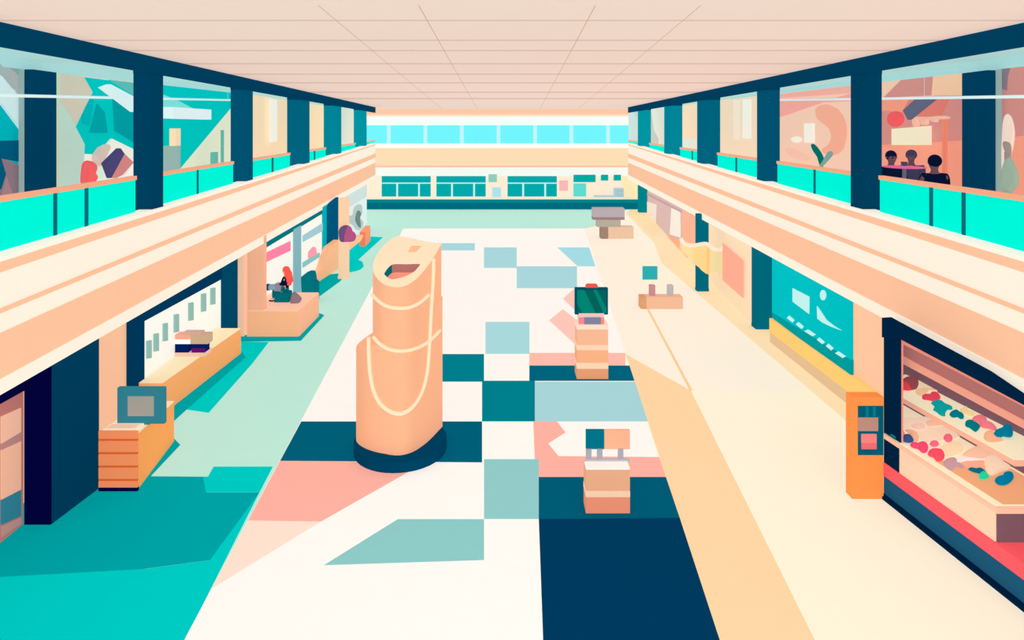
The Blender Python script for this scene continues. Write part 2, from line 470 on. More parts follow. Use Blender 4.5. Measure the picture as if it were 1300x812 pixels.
# ---- upper gallery shop interiors, drawn as flat layered shapes on the back wall
def backdrop(side, shapes, label, off=OFF-0.02, name='flat_backdrop', cat='backdrop'):
    P = (LG if side < 0 else RG)(off); n = nrm(P, side)
    m = MB()
    for k, (pts, col) in enumerate(shapes):
        q = [S(x, y, P)+n*(0.012*(k+1)-0.02) for x, y in pts]
        m.prism(q, -n*(0.012*(k+1)), col)
    return tag(m.build(name), label, cat)
def sm(pts, n=5): return [(p.x, p.y) for p in smoothline([(a, b, 0) for a, b in pts], n)]
def oct_(cx, cy, rx, ry, n=20): return [(cx+rx*math.cos(2*math.pi*k/n), cy+ry*math.sin(2*math.pi*k/n)) for k in range(n)]
# left, nearest bay (left of the dark inner pier)
backdrop(-1, [([(-120, 40), (24, 89), (24, 251), (-120, 290)], '#00B2B8'),
           ([(-120, 182), (24, 178), (24, 205), (0, 201), (-120, 190)], '#00597A'),
           ([(-120, 196), (0, 201), (12, 204), (24, 210), (24, 252), (-120, 280)], '#8F757F'),
           ([(-30, 190), (0, 201), (6, 221), (0, 240), (-30, 246)], '#00597A'),
           ([(6, 224), (14, 247), (0, 250)], '#A77F86'),
           ([(-60, 30), (0, 86), (24, 98), (24, 164), (0, 132), (-60, 96)], '#D6E9E8'),
           ([(-60, 20), (0, 85), (8, 88), (20, 118), (12, 112), (0, 97), (-60, 60)], '#A9B3B1'),
           ([(5, 85.5), (24, 88), (24, 122), (17, 118)], '#B4B1AD'),
           ([(8, 86), (24, 88), (24, 100)], '#85A7A5')],
      'teal, white and plum flat shop backdrop at the near end of the left gallery')
# left, bay with the pale green drape and the teal flat shop backdrop
backdrop(-1, [([(70, 93), (171, 106), (171, 225), (70, 242)], '#00C4BE'),
           ([(138, 101), (171, 105), (171, 122)], '#5DBDB4'),
           ([(106, 121), (119, 126), (113, 160), (103, 156)], '#00B2B2'),
           ([(122.5, 132), (132, 143), (135.5, 168.5), (113.5, 168.5)], '#00A1A4'),
           ([(143, 122), (171, 142), (171, 181), (145, 166)], '#009CA1'),
           ([(97, 195), (123, 196), (140, 176), (171, 191), (171, 228), (97, 236)], '#F4EFE0'),
           ([(120, 200), (130, 206), (141, 215), (140, 224), (121, 228), (119, 214)], '#D9EEDC')],
      'teal flat shop backdrop with darker angular shapes on the left gallery wall')
backdrop(-1, [([(72.5, 93), (106, 97), (117.5, 117), (96.5, 161), (108, 183), (107, 205), (102, 238), (72.5, 243)], '#BED8C8'),
           ([(73, 93), (106, 97), (117.5, 117), (96.5, 158), (74, 124)], '#D5C8B3'),
           ([(72, 93), (76, 93), (76, 243), (72, 243)], '#C9D6B9')],
      'pale green and beige angular drape beside the dark inner pier, left gallery', OFF-0.1, 'wall_hanging', 'drape')
# left, bay B: teal and sand diagonals
backdrop(-1, [([(205, 105), (296, 116), (296, 205), (205, 217)], '#00C4BE'),
           ([(207, 120), (225, 127), (245, 137.5), (207, 137.5)], '#80E0D6'),
           ([(296, 134), (296, 205), (229, 214)], '#E9E7CC')],
      'teal flat shop backdrop with a sand coloured diagonal on the left gallery wall')
backdrop(-1, [([(319, 120), (368, 124), (368, 197), (319, 204)], '#FEDDB5'),
           ([(392, 124), (414, 128), (414, 190), (392, 194)], '#FEDDB5')],
      'plain peach wall covering behind the petrol blue column, left gallery', name='wall_panel', cat='wall panel')
backdrop(-1, [([(430, 133), (454, 137), (454, 190), (430, 194)], '#EAE7D5')], 'pale stone wall panel near the far end of the left gallery', off=1.6, name='wall_panel', cat='wall panel')

def ubox(side, x0, y0, x1, y1, off, depth, col, name, label, cat, extra=None, standing=True):
    """a box standing on the gallery floor at offset off; facing the hall; x0..x1,y0..y1 is its hall face in the picture"""
    P = (LG if side < 0 else RG)(off); n = nrm(P, side); a, b = P
    if side < 0: x0 = min(x0+depth*F/S(x0, y1, P).y, x1-1.5)
    else: x1 = max(x1-depth*F/S(x1, y1, P).y, x0+1.5)
    A = S(x0, y1, P); B = S(x1, y1, P); C = S(x1, y0, P); D = S(x0, y0, P)
    zt = (C.z+D.z)/2; zb = 4.9 if standing else (A.z+B.z)/2
    for p in (A, B): p.z = zb
    for p in (C, D): p.z = zt
    m = MB(); m.prism([A, B, C, D], -n*depth, col)
    if extra:
        ins = [((A*.8+B*.2), (A*.2+B*.8))]
        p0, p1 = ins[0]
        m.prism([p0.xyz+n*.01+Vector((0, 0, (zt-zb)*.15)), p1+n*.01+Vector((0, 0, (zt-zb)*.15)), p1+n*.01+Vector((0, 0, (zt-zb)*.85)), p0+n*.01+Vector((0, 0, (zt-zb)*.85))], -n*.01, extra)
    return tag(m.build(name, bevel=0.01), label, cat)
ubox(-1, 24, 88, 31, 250, 3.0, 0.1, '#93ABA6', 'door_jamb', 'grey green upright post left of the dark inner pier, left gallery', 'post')
ubox(-1, 31, 90, 72, 250, 2.85, 0.2, '#003D5C', 'inner_pier', 'dark navy inner pier behind the handrail at the near end of the left gallery', 'pier')
ubox(-1, 210, 185, 229.5, 218, 2.3, 0.5, '#95B1AC', 'display_plinth', 'grey green plinth behind the left gallery handrail', 'plinth')
ubox(-1, 215, 163, 229.5, 185, 2.4, 0.2, '#FEDDB5', 'display_box', 'peach box standing on the grey green plinth', 'box', standing=False)
ubox(-1, 267, 193, 277, 214, 2.6, 0.15, '#66B7A6', 'display_plinth', 'short sea green plinth against the sand coloured wall', 'plinth')
ubox(-1, 280, 165, 284.5, 214, 2.6, 0.06, '#66B7A6', 'display_post', 'tall thin sea green post against the sand coloured wall', 'post')
ubox(-1, 207, 137.5, 268.5, 151, 2.2, 0.3, '#EAF3F3', 'ceiling_light', 'wide white box light hanging in the teal bay, left gallery', 'light', standing=False)
ubox(-1, 342, 126, 352, 180, 2.95, 0.04, '#FDF3E6', 'banner', 'white vertical banner on the peach left gallery wall', 'banner', standing=False)
# slanted white ceiling louvre
P = LG(2.4); n = nrm(P, -1)
m = MB(); m.prism([S(x, y, P) for x, y in ((130.5, 111), (141, 107), (171, 123), (171, 142))], -n*0.12, '#E2F3F2')
tag(m.build('ceiling_light'), 'slanted white light panel under the left gallery ceiling', 'light')
# long white tube lights hanging over both galleries
def tubelight(side, p, q, label):
    P = (LG if side < 0 else RG)(1.6)
    a = S(*p, P); b = S(*q, P); t = a-b; a = a+t*(6/abs(t.y))
    e = thing('tube_light', label, 'light', (a+b)/2)
    m = MB(); m.tube([a, b], [0.03*1.0, 0.03], '#EAF6F5', 12); m.build('tube', e, smooth=True)
    for f_ in (0.02, .35, .68, 0.98):
        c = a+(b-a)*f_; m = MB(); m.tube([c, Vector((c.x, c.y, ZC))], 0.004, '#C9DCD9', 6); m.build('hanging_wire', e)
tubelight(-1, (0, 121), (294, 127), 'long thin white tube light hanging in the left gallery')
tubelight(1, (1300, 122.5), (989, 127), 'long thin white tube light hanging in the right gallery')

# furniture blobs in the left gallery, near bay
def upuff(side, pts, off, h, col, name, label, cat, drop=True):
    P = (LG if side < 0 else RG)(off); n = nrm(P, side)
    m = MB(); q = [S(x, y, P) for x, y in sm(pts, 4)]
    m.puff(q, n, h, col)
    if drop:
        zb = min(p.z for p in q); c = sum(q, Vector())/len(q)
        m.tube([Vector((c.x, c.y, zb+0.1)), Vector((c.x, c.y, 4.9))], 0.05, col, 10)
        m.tube([Vector((c.x, c.y, 4.93)), Vector((c.x, c.y, 4.9))], 0.22, col, 14)
    return tag(m.build(name, smooth=True), label, cat)
upuff(-1, [(105, 231), (106, 217), (108, 205), (114, 204), (119, 207), (120, 211), (117, 216), (118, 222), (121, 228), (114, 236), (107, 236)], 2.2, .14, '#FF6464', 'armchair', 'coral red pedestal armchair behind the left gallery handrail', 'chair')
def uplate(side, pts, off, th, col, name, label, cat):
    P = (LG if side < 0 else RG)(off); n = nrm(P, side)
    m = MB(); m.prism([S(x, y, P) for x, y in pts], -n*th, col)
    return tag(m.build(name, bevel=0.008), label, cat)
uplate(-1, [(124, 197), (131, 187), (139, 183), (141, 187), (130, 211), (124, 203)], 2.7, .15, '#DFC7B9', 'canvas_board', 'dusty beige slanting board behind the purple board', 'board')
uplate(-1, [(134.5, 207), (153.5, 188), (158.5, 195), (141.5, 226)], 2.1, .12, '#4D4676', 'canvas_board', 'dark purple slanting board leaning behind the left gallery handrail', 'board')
uplate(-1, [(141.5, 226), (158.5, 195), (170, 206), (156, 222), (148, 226)], 2.2, .12, '#DB8583', 'canvas_board', 'dusty red slanting board next to the purple one', 'board')
uplate(-1, [(170, 205.5), (175, 208), (175, 221), (158, 223)], 2.25, .12, '#FDF3E9', 'canvas_board', 'white board beside the dusty red one at the navy column', 'board')

# ---- right gallery
backdrop(1, [([(987, 110), (1083, 99), (1083, 222), (987, 206)], '#FFCCB3'),
          ([(987, 120), (1083, 108), (1083, 118), (987, 125)], '#FFAE9F'),
          ([(987, 126), (1060, 124), (1083, 118), (1083, 128), (1045, 130), (987, 150)], '#FFA89C')] +
         [(sm([(1036, 140), (1041, 134), (1052, 133), (1065, 140), (1074, 156), (1075, 172), (1071, 188), (1062, 196), (1050, 196), (1044, 190), (1052, 184), (1056, 174), (1053, 163), (1045, 156), (1038, 150)]), '#FFAE93'),
          (sm([(998, 188), (1012, 190), (1030, 200), (1022, 204), (1004, 198)]), '#FFC3AC'),
          (rect(1022.5, 156.5, 1034, 181), '#FFF1E2'),
          (oct_(1012, 177, 6, 3.8), '#FFF1E2')],
      'salmon flat shop backdrop with a coral crescent, right gallery')
backdrop(1, [([(1116, 104), (1223, 86), (1223, 250), (1116, 232)], '#FF9F85'),
          ([(1116, 104), (1186, 94), (1186, 122), (1116, 124)], '#FCC9AB'),
          ([(1146, 100), (1186, 96), (1184, 121), (1122, 124)], '#DC9088'),
          ([(1186, 96), (1223, 90), (1223, 121), (1184, 121)], '#FFC8A3'),
          ([(1116, 124), (1223, 121), (1223, 178), (1116, 184)], '#DB8F86'),
          ([(1119, 126), (1158, 125), (1148, 142), (1119, 140)], '#FF9B80'),
          ([(1158, 125), (1208, 124), (1198, 146), (1156, 149), (1148, 142)], '#E97F72')],
      'salmon and dusty pink wall of the cafe on the right gallery')
backdrop(1, [([(1268, 80), (1420, 52), (1420, 300), (1268, 250)], '#FF9F85'),
          ([(1268, 86), (1420, 60), (1420, 150), (1300, 172), (1268, 176)], '#DB8F86'),
          ([(1272, 86), (1283, 86), (1280, 97), (1279, 115), (1272, 112)], '#8E7C84')],
      'dusty pink and orange wall right of the inner pier, right gallery')
backdrop(1, [([(911, 123), (964, 117), (964, 206), (911, 200)], '#FEDDBE'),
          (rect(931, 127, 939, 177), '#FEE8D1'), (rect(943, 126, 953.5, 176), '#FDF3E4')],
      'peach wall covering with pale upright banners, right gallery', name='wall_panel', cat='wall panel')
backdrop(1, [([(864, 127), (887, 125), (887, 192), (864, 189)], '#FEDCBB'),
          ([(864, 175), (887, 177), (887, 192), (864, 189)], '#E6E6D6')],
      'peach wall covering with a pale grey foot, right gallery', name='wall_panel', cat='wall panel')
backdrop(1, [([(822, 136), (847, 132), (847, 192), (822, 186)], '#F1E9D8'),
          ([(826, 137), (830, 165), (836, 176), (835, 190), (824, 187)], '#D2CDC0')],
      'pale stone wall panel with a grey shape, far end of the right gallery', off=1.6, name='wall_panel', cat='wall panel')
backdrop(1, [([(797.8, 139), (812, 137), (812, 184), (797.8, 180)], '#CFE3DC')], 'pale mint screen at the very end of the right gallery', off=.45, name='glass_screen', cat='screen')
ubox(1, 1221, 91, 1264, 250, 2.85, 0.2, '#003D5C', 'inner_pier', 'dark navy inner pier behind the handrail at the near end of the right gallery', 'pier')
ubox(1, 1264, 88, 1272, 250, 3.0, 0.1, '#93ABA6', 'door_jamb', 'grey green upright post right of the dark inner pier, right gallery', 'post')
# cafe things
uplate(1, [(1131.5, 163.5), (1180, 159.5), (1180, 184), (1131.5, 184)], 2.9, .06, '#FEECCB', 'menu_board', 'cream menu board on the dusty pink cafe wall', 'board')
# hanging lamp with red globe and slate arm
P = RG(2.2); n = nrm(P, 1)
c = S(1137, 151, P)
e = thing('pendant_lamp', 'red globe lamp on a slate slanting arm in the right gallery cafe', 'lamp', c)
m = MB(); q = [S(x, y, P) for x, y in oct_(1137, 151, 12.3, 11.6, 28)]
m.ball(c, (0.185, 0.185, 0.205), '#FF6060', 24, 16); m.build('globe', e, smooth=True)
m = MB(); m.prism([S(x, y, P)+n*-.06 for x, y in ((1143, 140), (1158, 126), (1182, 125), (1149, 152))], -n*.1, '#63687F')
m.build('arm', e)
m = MB(); a = S(1168, 126, P); m.tube([a-n*.1, Vector((a.x, a.y, ZC))-n*.1], .006, '#B2DAD6'); m.build('rod', e)
# counter awning with scallops and post
P = RG(2.6); n = nrm(P, 1)
c = S(1196, 200, P); c.z = 4.9
e = thing('parasol', 'pale pink scalloped awning on a coral post in the cafe', 'awning', c)
m = MB(); m.prism([S(x, y, P) for x, y in sm([(1154, 148), (1175, 148.5), (1195, 147), (1201, 149), (1199, 151), (1187, 151.5), (1186, 155), (1182, 154), (1180, 151.5), (1175, 152), (1174, 158), (1169, 158), (1167, 151.5), (1162, 151.5), (1163, 159), (1159, 160), (1157, 151)], 3)], -n*.1, '#FFC0A8'); m.build('canopy', e)
a = S(1195, 150, P); m = MB(); m.tube([Vector((a.x, a.y, 4.9))-n*.08, Vector((a.x, a.y, a.z))-n*.08], .05, '#FF8A6C', 12); m.build('pole', e)
# right-most pale vase figure
upuff(1, [(1276, 147), (1283, 147), (1287, 165), (1285, 185), (1281, 202), (1277, 215), (1274, 225), (1273, 200), (1274, 170)], 2.55, .08, '#FBDCCB', 'floor_vase', 'slim pale pink vase by the grey green post, right gallery', 'vase')
upuff(1, [(1274, 180), (1281, 181), (1283, 190), (1282, 199), (1276, 190)], 2.3, .05, '#A88F88', 'floor_vase', 'small taupe vase in front of the pale pink one', 'vase')
upuff(1, [(1281, 199), (1290, 220), (1290, 234), (1284, 243), (1275, 243), (1272, 232), (1275, 215)], 1.9, .12, '#9FAF9C', 'floor_vase', 'sage green pear shaped vase behind the right gallery handrail', 'vase')
# potted leaves behind the rail
P = RG(0.9); n = nrm(P, 1)
c = S(1042, 209, P); c.z = 4.9
e = thing('potted_plant', 'potted plant with one dark green and one grey green leaf, right gallery', 'plant', c)
m = MB(); m.puff([S(x, y, P) for x, y in sm([(1029.5, 184), (1033, 182.5), (1038, 187), (1044, 196), (1046.5, 205), (1044, 213), (1041, 210), (1038, 200), (1032, 191)], 4)], n, .03, '#007068'); m.build('leaf', e, smooth=True)
m = MB(); m.puff([S(x, y, P)+n*.06 for x, y in sm([(1054, 193), (1059, 192), (1060.5, 196), (1055, 203), (1046, 212), (1043, 211), (1048, 203)], 4)], n, .03, '#83A39C'); m.build('leaf', e, smooth=True)
m = MB(); m.tube([c+Vector((0, 0, 0)), c+Vector((0, 0, .35))], [.1, .15], '#E9A07E', 20); m.build('pot', e, smooth=False)
m = MB(); m.tube([c+Vector((0, 0, .35)), S(1043, 212, P)+Vector((0, 0, .05))], .015, '#007068', 8); m.build('stem', e)

# ================================================================== PEOPLE
def skinned(name, verts, edges, radii, m, parent, sub=2):
    me = bpy.data.meshes.new(name); me.from_pydata([tuple(v) for v in verts], edges, [])
    me.materials.append(m if not isinstance(m, str) else mat(m))
    o = bpy.data.objects.new(name, me); COL.objects.link(o); o.parent = parent
    md = o.modifiers.new('skin', 'SKIN'); md.use_smooth_shade = True
    for k, r in enumerate(radii):
        sv = me.skin_vertices[0].data[k]; sv.radius = (r, r) if not isinstance(r, tuple) else r
        sv.use_root = (k == 0)
    s = o.modifiers.new('sub', 'SUBSURF'); s.levels = sub; s.render_levels = sub
    return o
def seated_person(label, loc, rot, hair, top, legs, skin='#F2B795', group=None, long_hair=False, camera=False):
    """faces local +x, seated, seat height 0.45 above loc"""
    e = thing('person', label, 'person', loc, group); e.rotation_euler = (0, 0, rot)
    vs = []; ed = []; rd = []
    def add(p, r, par=None):
        vs.append(Vector(p)); rd.append(r)
        if par is not None: ed.append((par, len(vs)-1))
        return len(vs)-1
    pel = add((0, 0, .52), .13)
    wst = add((0.0, 0, .70), .105, pel); ch = add((0.01, 0, .90), .13, wst); nb = add((0.01, 0, 1.03), .07, ch)
    nk = add((.02, 0, 1.10), .048, nb); h1 = add((.035, 0, 1.17), .072, nk); h2 = add((.035, 0, 1.25), .088, h1); h3 = add((.03, 0, 1.31), .06, h2)
    jaw = add((.085, 0, 1.17), .04, h1)
    for s in (-1, 1):
        hp = add((.05, .09*s, .50), .095, pel); kn = add((.46, .11*s, .50), .062, hp); an = add((.47, .11*s, .09), .04, kn)
        add((.60, .12*s, .035), .033, an)
        sh = add((0.0, .17*s, .98), .055, ch)
        if camera: el = add((.08, .23*s, .74), .042, sh); wr = add((.27, .09*s, .72), .028, el)
        else: el = add((.12, .23*s, .74), .042, sh); wr = add((.34, .13*s, .66), .028, el)
        d = Vector((.05, -.02*s, .02)) if camera else Vector((.07, -.01*s, 0))
        pm = add(vs[wr]+d, .028, wr)
        for k in range(4):
            off = Vector((.02, 0, (k-1.5)*.018)) if camera else Vector((.02, (k-1.5)*.018, 0))
            f1 = add(vs[pm]+off+d*.3, .0085, pm); add(vs[f1]+d*(.7-.1*abs(k-1.5))+Vector((0, 0, -.012)), .0075, f1)
        th = add(vs[wr]+d*.5+Vector((0, -.03*s, .012)), .009, wr); add(vs[th]+d*.5, .008, th)
    skinned('body', vs, ed, rd, skin, e)
    # clothes: shells a little larger than the body
    v2 = [(0, 0, .50), (0, 0, .70), (.01, 0, .90), (.01, 0, 1.02)]; e2 = [(0, 1), (1, 2), (2, 3)]; r2 = [.15, .125, .15, .085]
    for s in (-1, 1):
        b = len(v2)
        el = (.08, .23*s, .74) if camera else (.12, .23*s, .74); wr = (.25, .10*s, .72) if camera else (.32, .135*s, .665)
        v2 += [(0, .17*s, .98), el, wr]; r2 += [.07, .055, .04]; e2 += [(2, b), (b, b+1), (b+1, b+2)]
    skinned('top', v2, e2, r2, top, e)
    v3 = [(0, 0, .50)]; e3 = []; r3 = [.15]
    for s in (-1, 1):
        b = len(v3); v3 += [(.06, .09*s, .50), (.46, .11*s, .50), (.47, .11*s, .12)]; r3 += [.11, .077, .055]; e3 += [(0, b), (b, b+1), (b+1, b+2)]
    skinned('trousers', v3, e3, r3, legs, e)
    m = MB()
    for s in (-1, 1): m.ball((.55, .115*s, .035), (.12, .045, .04), '#1A2238', 14, 8)
    o = m.build('shoes', e); o.data.transform(Matrix.Translation(e.location)); 
    m = MB(); m.ball((.005, 0, 1.26), (.105, .105, .115), hair, 18, 12)
    if long_hair:
        m.tube(smoothline([(-.02, 0, 1.34), (-.09, 0, 1.2), (-.13, 0, 1.0), (-.17, .0, .82), (-.12, 0, .66)], 5, False), [.12]*6+[.15]*5+[.15]*5+[.10]*4+[.04], hair, 16)
        m.ball((-.01, .0, 1.31), (.135, .135, .13), hair, 18, 12)
    o = m.build('hair', e, smooth=True); o.data.transform(Matrix.Translation(e.location))
    m = MB()
    for s in (-1, 1): m.ball((.118, .032*s, 1.255), (.008, .012, .008), '#1A2238', 8, 6)
    m.ball((.128, 0, 1.225), (.018, .012, .02), skin, 8, 6); m.ball((.118, 0, 1.185), (.008, .024, .007), '#C25A55', 8, 6)
    for s in (-1, 1): m.ball((.03, .09*s, 1.23), (.022, .012, .03), skin, 8, 6)
    o = m.build('face', e, smooth=True); o.data.transform(Matrix.Translation(e.location))
    return e
# cafe guests on the right gallery around a pink table
P = RG(1.3)
c = S(1148, 212, P)
tb = Vector((c.x, c.y, 4.9)); TZ = c.z
e = thing('cafe_table', 'pink oval cafe table between the seated guests, right gallery', 'table', tb)
m = MB(); m.puff([tb+Vector((.42*math.cos(w), .42*math.sin(w), TZ-4.9)) for w in [2*math.pi*k/28 for k in range(28)]], (0, 0, 1), .03, '#F0689A'); m.build('table_top', e, smooth=True)
m = MB(); m.tube([tb, tb+Vector((0, 0, TZ-4.92))], .04, '#63687F'); m.build('pedestal', e)
m = MB(); m.tube([tb, tb+Vector((0, 0, .03))], .24, '#63687F', 20); m.build('base', e)
m = MB(); m.tube([tb+Vector((0, 0, TZ-4.87)), tb+Vector((0, 0, TZ-4.87+.09))], [.05, .07], '#454A5E', 16)
tag(m.build('cup'), 'slate bowl in the middle of the pink cafe table', 'bowl')
def stool(loc, label, h=.40):
    e = thing('stool', label, 'stool', loc)
    m = MB(); m.tube([Vector(loc)+Vector((0, 0, h-.06)), Vector(loc)+Vector((0, 0, h))], .19, '#4A5068', 20); m.build('seat', e)
    m = MB(); m.tube([Vector(loc), Vector(loc)+Vector((0, 0, h-.06))], .03, '#4A5068'); m.build('pedestal', e)
    m = MB(); m.tube([Vector(loc), Vector(loc)+Vector((0, 0, .03))], .17, '#4A5068', 20); m.build('base', e)
pr_sc = 1.1
for (px, py, off, rot, lab, tp, hr, slab_) in (
        (1131, 0, 1.4, math.radians(-75), 'person in dark navy seated on the near column side of the pink cafe table', '#0A1836', '#0A1836', 'navy stool under the guest beside the nearest column'),
        (1157, 0, 2.2, math.radians(-160), 'person in grey plum seated behind the pink cafe table', '#453F5C', '#453F5C', 'slate stool behind the pink cafe table'),
        (1187, 0, 1.0, math.radians(100), 'person in dark navy seated apart, nearest to the dark inner pier', '#071230', '#071230', 'slate stool of the guest nearest the inner pier')):
    a, b = RG(off); k = (px-CX)/F; Y = a/(k-b); loc = Vector((k*Y, Y, 4.9))
    stool(loc, slab_)
    d = tb-loc
    pp_ = seated_person(lab, loc, math.atan2(d.y, d.x), hr, tp, '#3E455E', skin='#6A4A52'); pp_.scale = (1.12, 1.12, 1.12)

# ================================================================== CENTRAL TOWER
tw_loc = Vector((-2.1, 12.0, 0))
tw = thing('sculpture_tower', 'tall rounded peach tower with cream cords on a navy plinth, centre of the hall', 'sculpture', tw_loc)
def plan(pts, corner_at, n=8):
    """closed smooth outline with one sharp corner"""
    P = pts[corner_at:]+pts[:corner_at]
    P = [Vector((x, y, 0)) for x, y in P]+[Vector((*pts[corner_at], 0))]
    return smoothline(P, n, False)[:-1]
UP = plan([(-1.364, 12.45), (-1.5, 12.08), (-1.66, 11.76), (-1.86, 11.5), (-2.12, 11.38), (-2.45, 11.45), (-2.7, 11.68), (-2.78, 11.95), (-2.7, 12.3), (-2.46, 12.62), (-2.2, 12.62), (-1.7, 12.5)], 0)
LO = plan([(-1.33, 12.47), (-1.49, 12.09), (-1.67, 11.78), (-1.87, 11.52), (-2.12, 11.40), (-2.47, 11.43), (-2.86, 11.60), (-3.12, 11.85), (-3.15, 12.15), (-3.0, 12.5), (-2.6, 12.8), (-1.9, 12.7)], 0)
def ztop(p): return 3.71+.62*(p.y-11.38)
PE = '#FFB48A'
def shell(outline, z0, zf, m_, cap=True):
    m = MB(); K = len(outline)
    b = [Vector((p.x, p.y, z0)) for p in outline]; t = [Vector((p.x, p.y, zf(p))) for p in outline]
    for k in range(K):
        r = (k+1) % K; m.face([b[k], b[r], t[r], t[k]], m_)
    m.face(list(reversed(b)), m_)
    if cap: m.face(t, m_)
    return m
m = shell(UP, .225, lambda p: ztop(p)-0.012, PE, False); m.build('upper_body', tw, smooth=False)
def zlo(p):
    t = min(1, max(0, (p.x+3.15)/(1.82)))
    return 2.25+0.95*t**1.2
m = shell(LO, .22, zlo, PE); o = m.build('lower_body', tw); bv = o.modifiers.new('b', 'BEVEL'); bv.width = .08; bv.segments = 4; bv.limit_method = 'ANGLE'; bv.angle_limit = math.radians(50)
# cream rim with a D-shaped opening
hole_px = [(488, 348), (489.5, 343), (494, 337.5), (500, 334), (516, 334), (533, 334), (530, 340), (525, 345), (516, 350), (506, 353), (496, 354)]
def on_top(px, py):
    k = (px-CX)/F; q = -(py-HY)/F          # z = 7 + q*Y ; plane z = c + s*Y
    s_ = .62; c_ = 3.71-.62*11.38
    Y = (7-c_)/(s_-q); return Vector((k*Y, Y, 7+q*Y))
hole = [on_top(*p) for p in smoothline([(x, y, 0) for x, y in hole_px], 4) for p in [(p.x, p.y)]]
outer = [Vector((p.x, p.y, ztop(p))) for p in UP]
bm = bmesh.new()
def ring(bm, pts): 
    vs = [bm.verts.new(p) for p in pts]; return [bm.edges.new((vs[k], vs[(k+1) % len(vs)])) for k in range(len(vs))], vs
e1, v1 = ring(bm, [p-tw_loc for p in outer]); e2, v2_ = ring(bm, [p-tw_loc for p in hole])
bmesh.ops.triangle_fill(bm, use_beauty=True, use_dissolve=False, edges=e1+e2)
ret = bmesh.ops.extrude_face_region(bm, geom=bm.faces[:])
for g_ in ret['geom']:
    if isinstance(g_, bmesh.types.BMVert): g_.co.z -= 0.02
bmesh.ops.recalc_face_normals(bm, faces=bm.faces)
me = bpy.data.meshes.new('rim'); bm.to_mesh(me); bm.free(); me.materials.append(mat('#FFE5C0'))
o = bpy.data.objects.new('rim', me); COL.objects.link(o); o.parent = tw
m = MB(); K = len(hole)
cx_ = sum(p.x for p in hole)/K; cy_ = sum(p.y for p in hole)/K
for k in range(K):
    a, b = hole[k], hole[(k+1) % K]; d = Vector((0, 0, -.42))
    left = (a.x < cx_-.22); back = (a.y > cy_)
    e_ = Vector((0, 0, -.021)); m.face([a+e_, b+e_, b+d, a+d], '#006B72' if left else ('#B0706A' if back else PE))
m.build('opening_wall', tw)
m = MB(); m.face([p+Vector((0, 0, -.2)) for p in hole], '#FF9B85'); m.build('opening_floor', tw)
m = MB(); m.prism([on_top(*p)+Vector((0, 0, .012)) for p in ((518, 320), (528, 320), (535, 312.5), (522, 312.5))], (0, 0, -.03), '#FDBE98'); m.build('slot', tw)
m = MB()
K = 40
pl_ = [Vector((-2.2+1.0*math.cos(2*math.pi*k/K), 12.0+.86*math.sin(2*math.pi*k/K), 0)) for k in range(K)]
m.prism([p+Vector((0, 0, .22)) for p in pl_], (0, 0, -.22), '#003F5E'); m.build('plinth', tw)
# cords lying on the surface
def surf(px, outline, grow=.03):
    best = None
    K = len(outline)
    c = sum(outline, Vector())/K
    for k in range(K):
        a, b = outline[k], outline[(k+1) % K]
        for t in (0, .2, .4, .6, .8):
            p = a.lerp(b, t)
            pp = CX+F*p.x/p.y
            if p.y < 12.48 and (pp-px)**2 < 9:
                d = abs(pp-px)+.8*(p.y-11.3)
                if best is None or d < best[0]: best = (d, p)
    p = best[1] if best else min(outline, key=lambda q: abs(CX+F*q.x/q.y-px))
    return p+(p-c).normalized()*grow
def cord(pp, outl, rad=.045):
    pts = []
    for p in smoothline([(x, y, 0) for x, y in pp], 6, False):
        s_ = surf(p.x, outl); s_ = Vector((s_.x, s_.y, EYE-(p.y-HY)/F*s_.y)); pts.append(s_)
    # average away the steps of the outline search
    for _ in range(2): pts = [pts[0]]+[(pts[i-1]+pts[i]*2+pts[i+1])/4 for i in range(1, len(pts)-1)]+[pts[-1]]
    m = MB(); m.tube(pts, rad, '#FFE5C0', 8); m.build('cord', tw, smooth=True)
cord([(474, 374), (482, 382), (492, 388.5), (506, 391), (520, 390), (532, 384), (543, 374)], UP, .035)
cord([(475, 427), (483, 436), (494, 443), (508, 445.5), (524, 443), (542, 434), (557, 419)], LO, .035)
cord([(469.5, 428), (470, 455), (472, 480), (477, 500), (486, 515), (500, 524), (512, 524), (524, 515), (534, 498), (541, 470), (544, 430), (546, 390), (548, 360), (549, 328)], LO, .04)

# ================================================================== KIOSKS ON THE FLOOR
def fb(m, x0, y0, x1, y1, Y, d, col, z0=None):     # frontal block from its picture rectangle
    a = V(x0, y1, Y); b = V(x1, y0, Y)
    m.box(a.x, b.x, Y, Y+d, a.z if z0 is None else z0, b.z, col); return m
# monitor kiosk
Y = 15.31; base = V(752, 481, Y); base.z = 0
k1 = thing('monitor_kiosk', 'tall peach striped kiosk carrying a green screen with a red knob on top', 'kiosk', base)
m = MB(); fb(m, 732.6, 412.5, 772, 481, Y, .45, '#F6B691', 0); m.build('body', k1)
for (y0, y1, c_) in ((412.5, 418, '#FCDCC2'), (438, 444.3, '#FCD2B0'), (460.5, 468, '#FCD2B0')):
    m = MB(); fb(m, 732.3, y0, 772.3, y1, Y-.012, .47, c_); m.build('band', k1)
m = MB(); fb(m, 732.4, 444.3, 772.2, 460.5, Y-.006, .46, '#FBAF82'); m.build('lower_panel', k1)
m = MB(); fb(m, 732.4, 468, 772.2, 481, Y-.006, .46, '#EA9B6F', 0); m.build('plinth', k1)
m = MB(); fb(m, 734.8, 397.7, 767, 413, Y+.08, .28, '#EFC3C0'); m.build('console', k1)
m = MB(); fb(m, 734.8, 403, 767, 412.8, Y+.06, .03, '#F2858A'); fb(m, 741.7, 403, 762.8, 412.8, Y+.05, .03, '#7B8099'); m.build('keypad', k1)
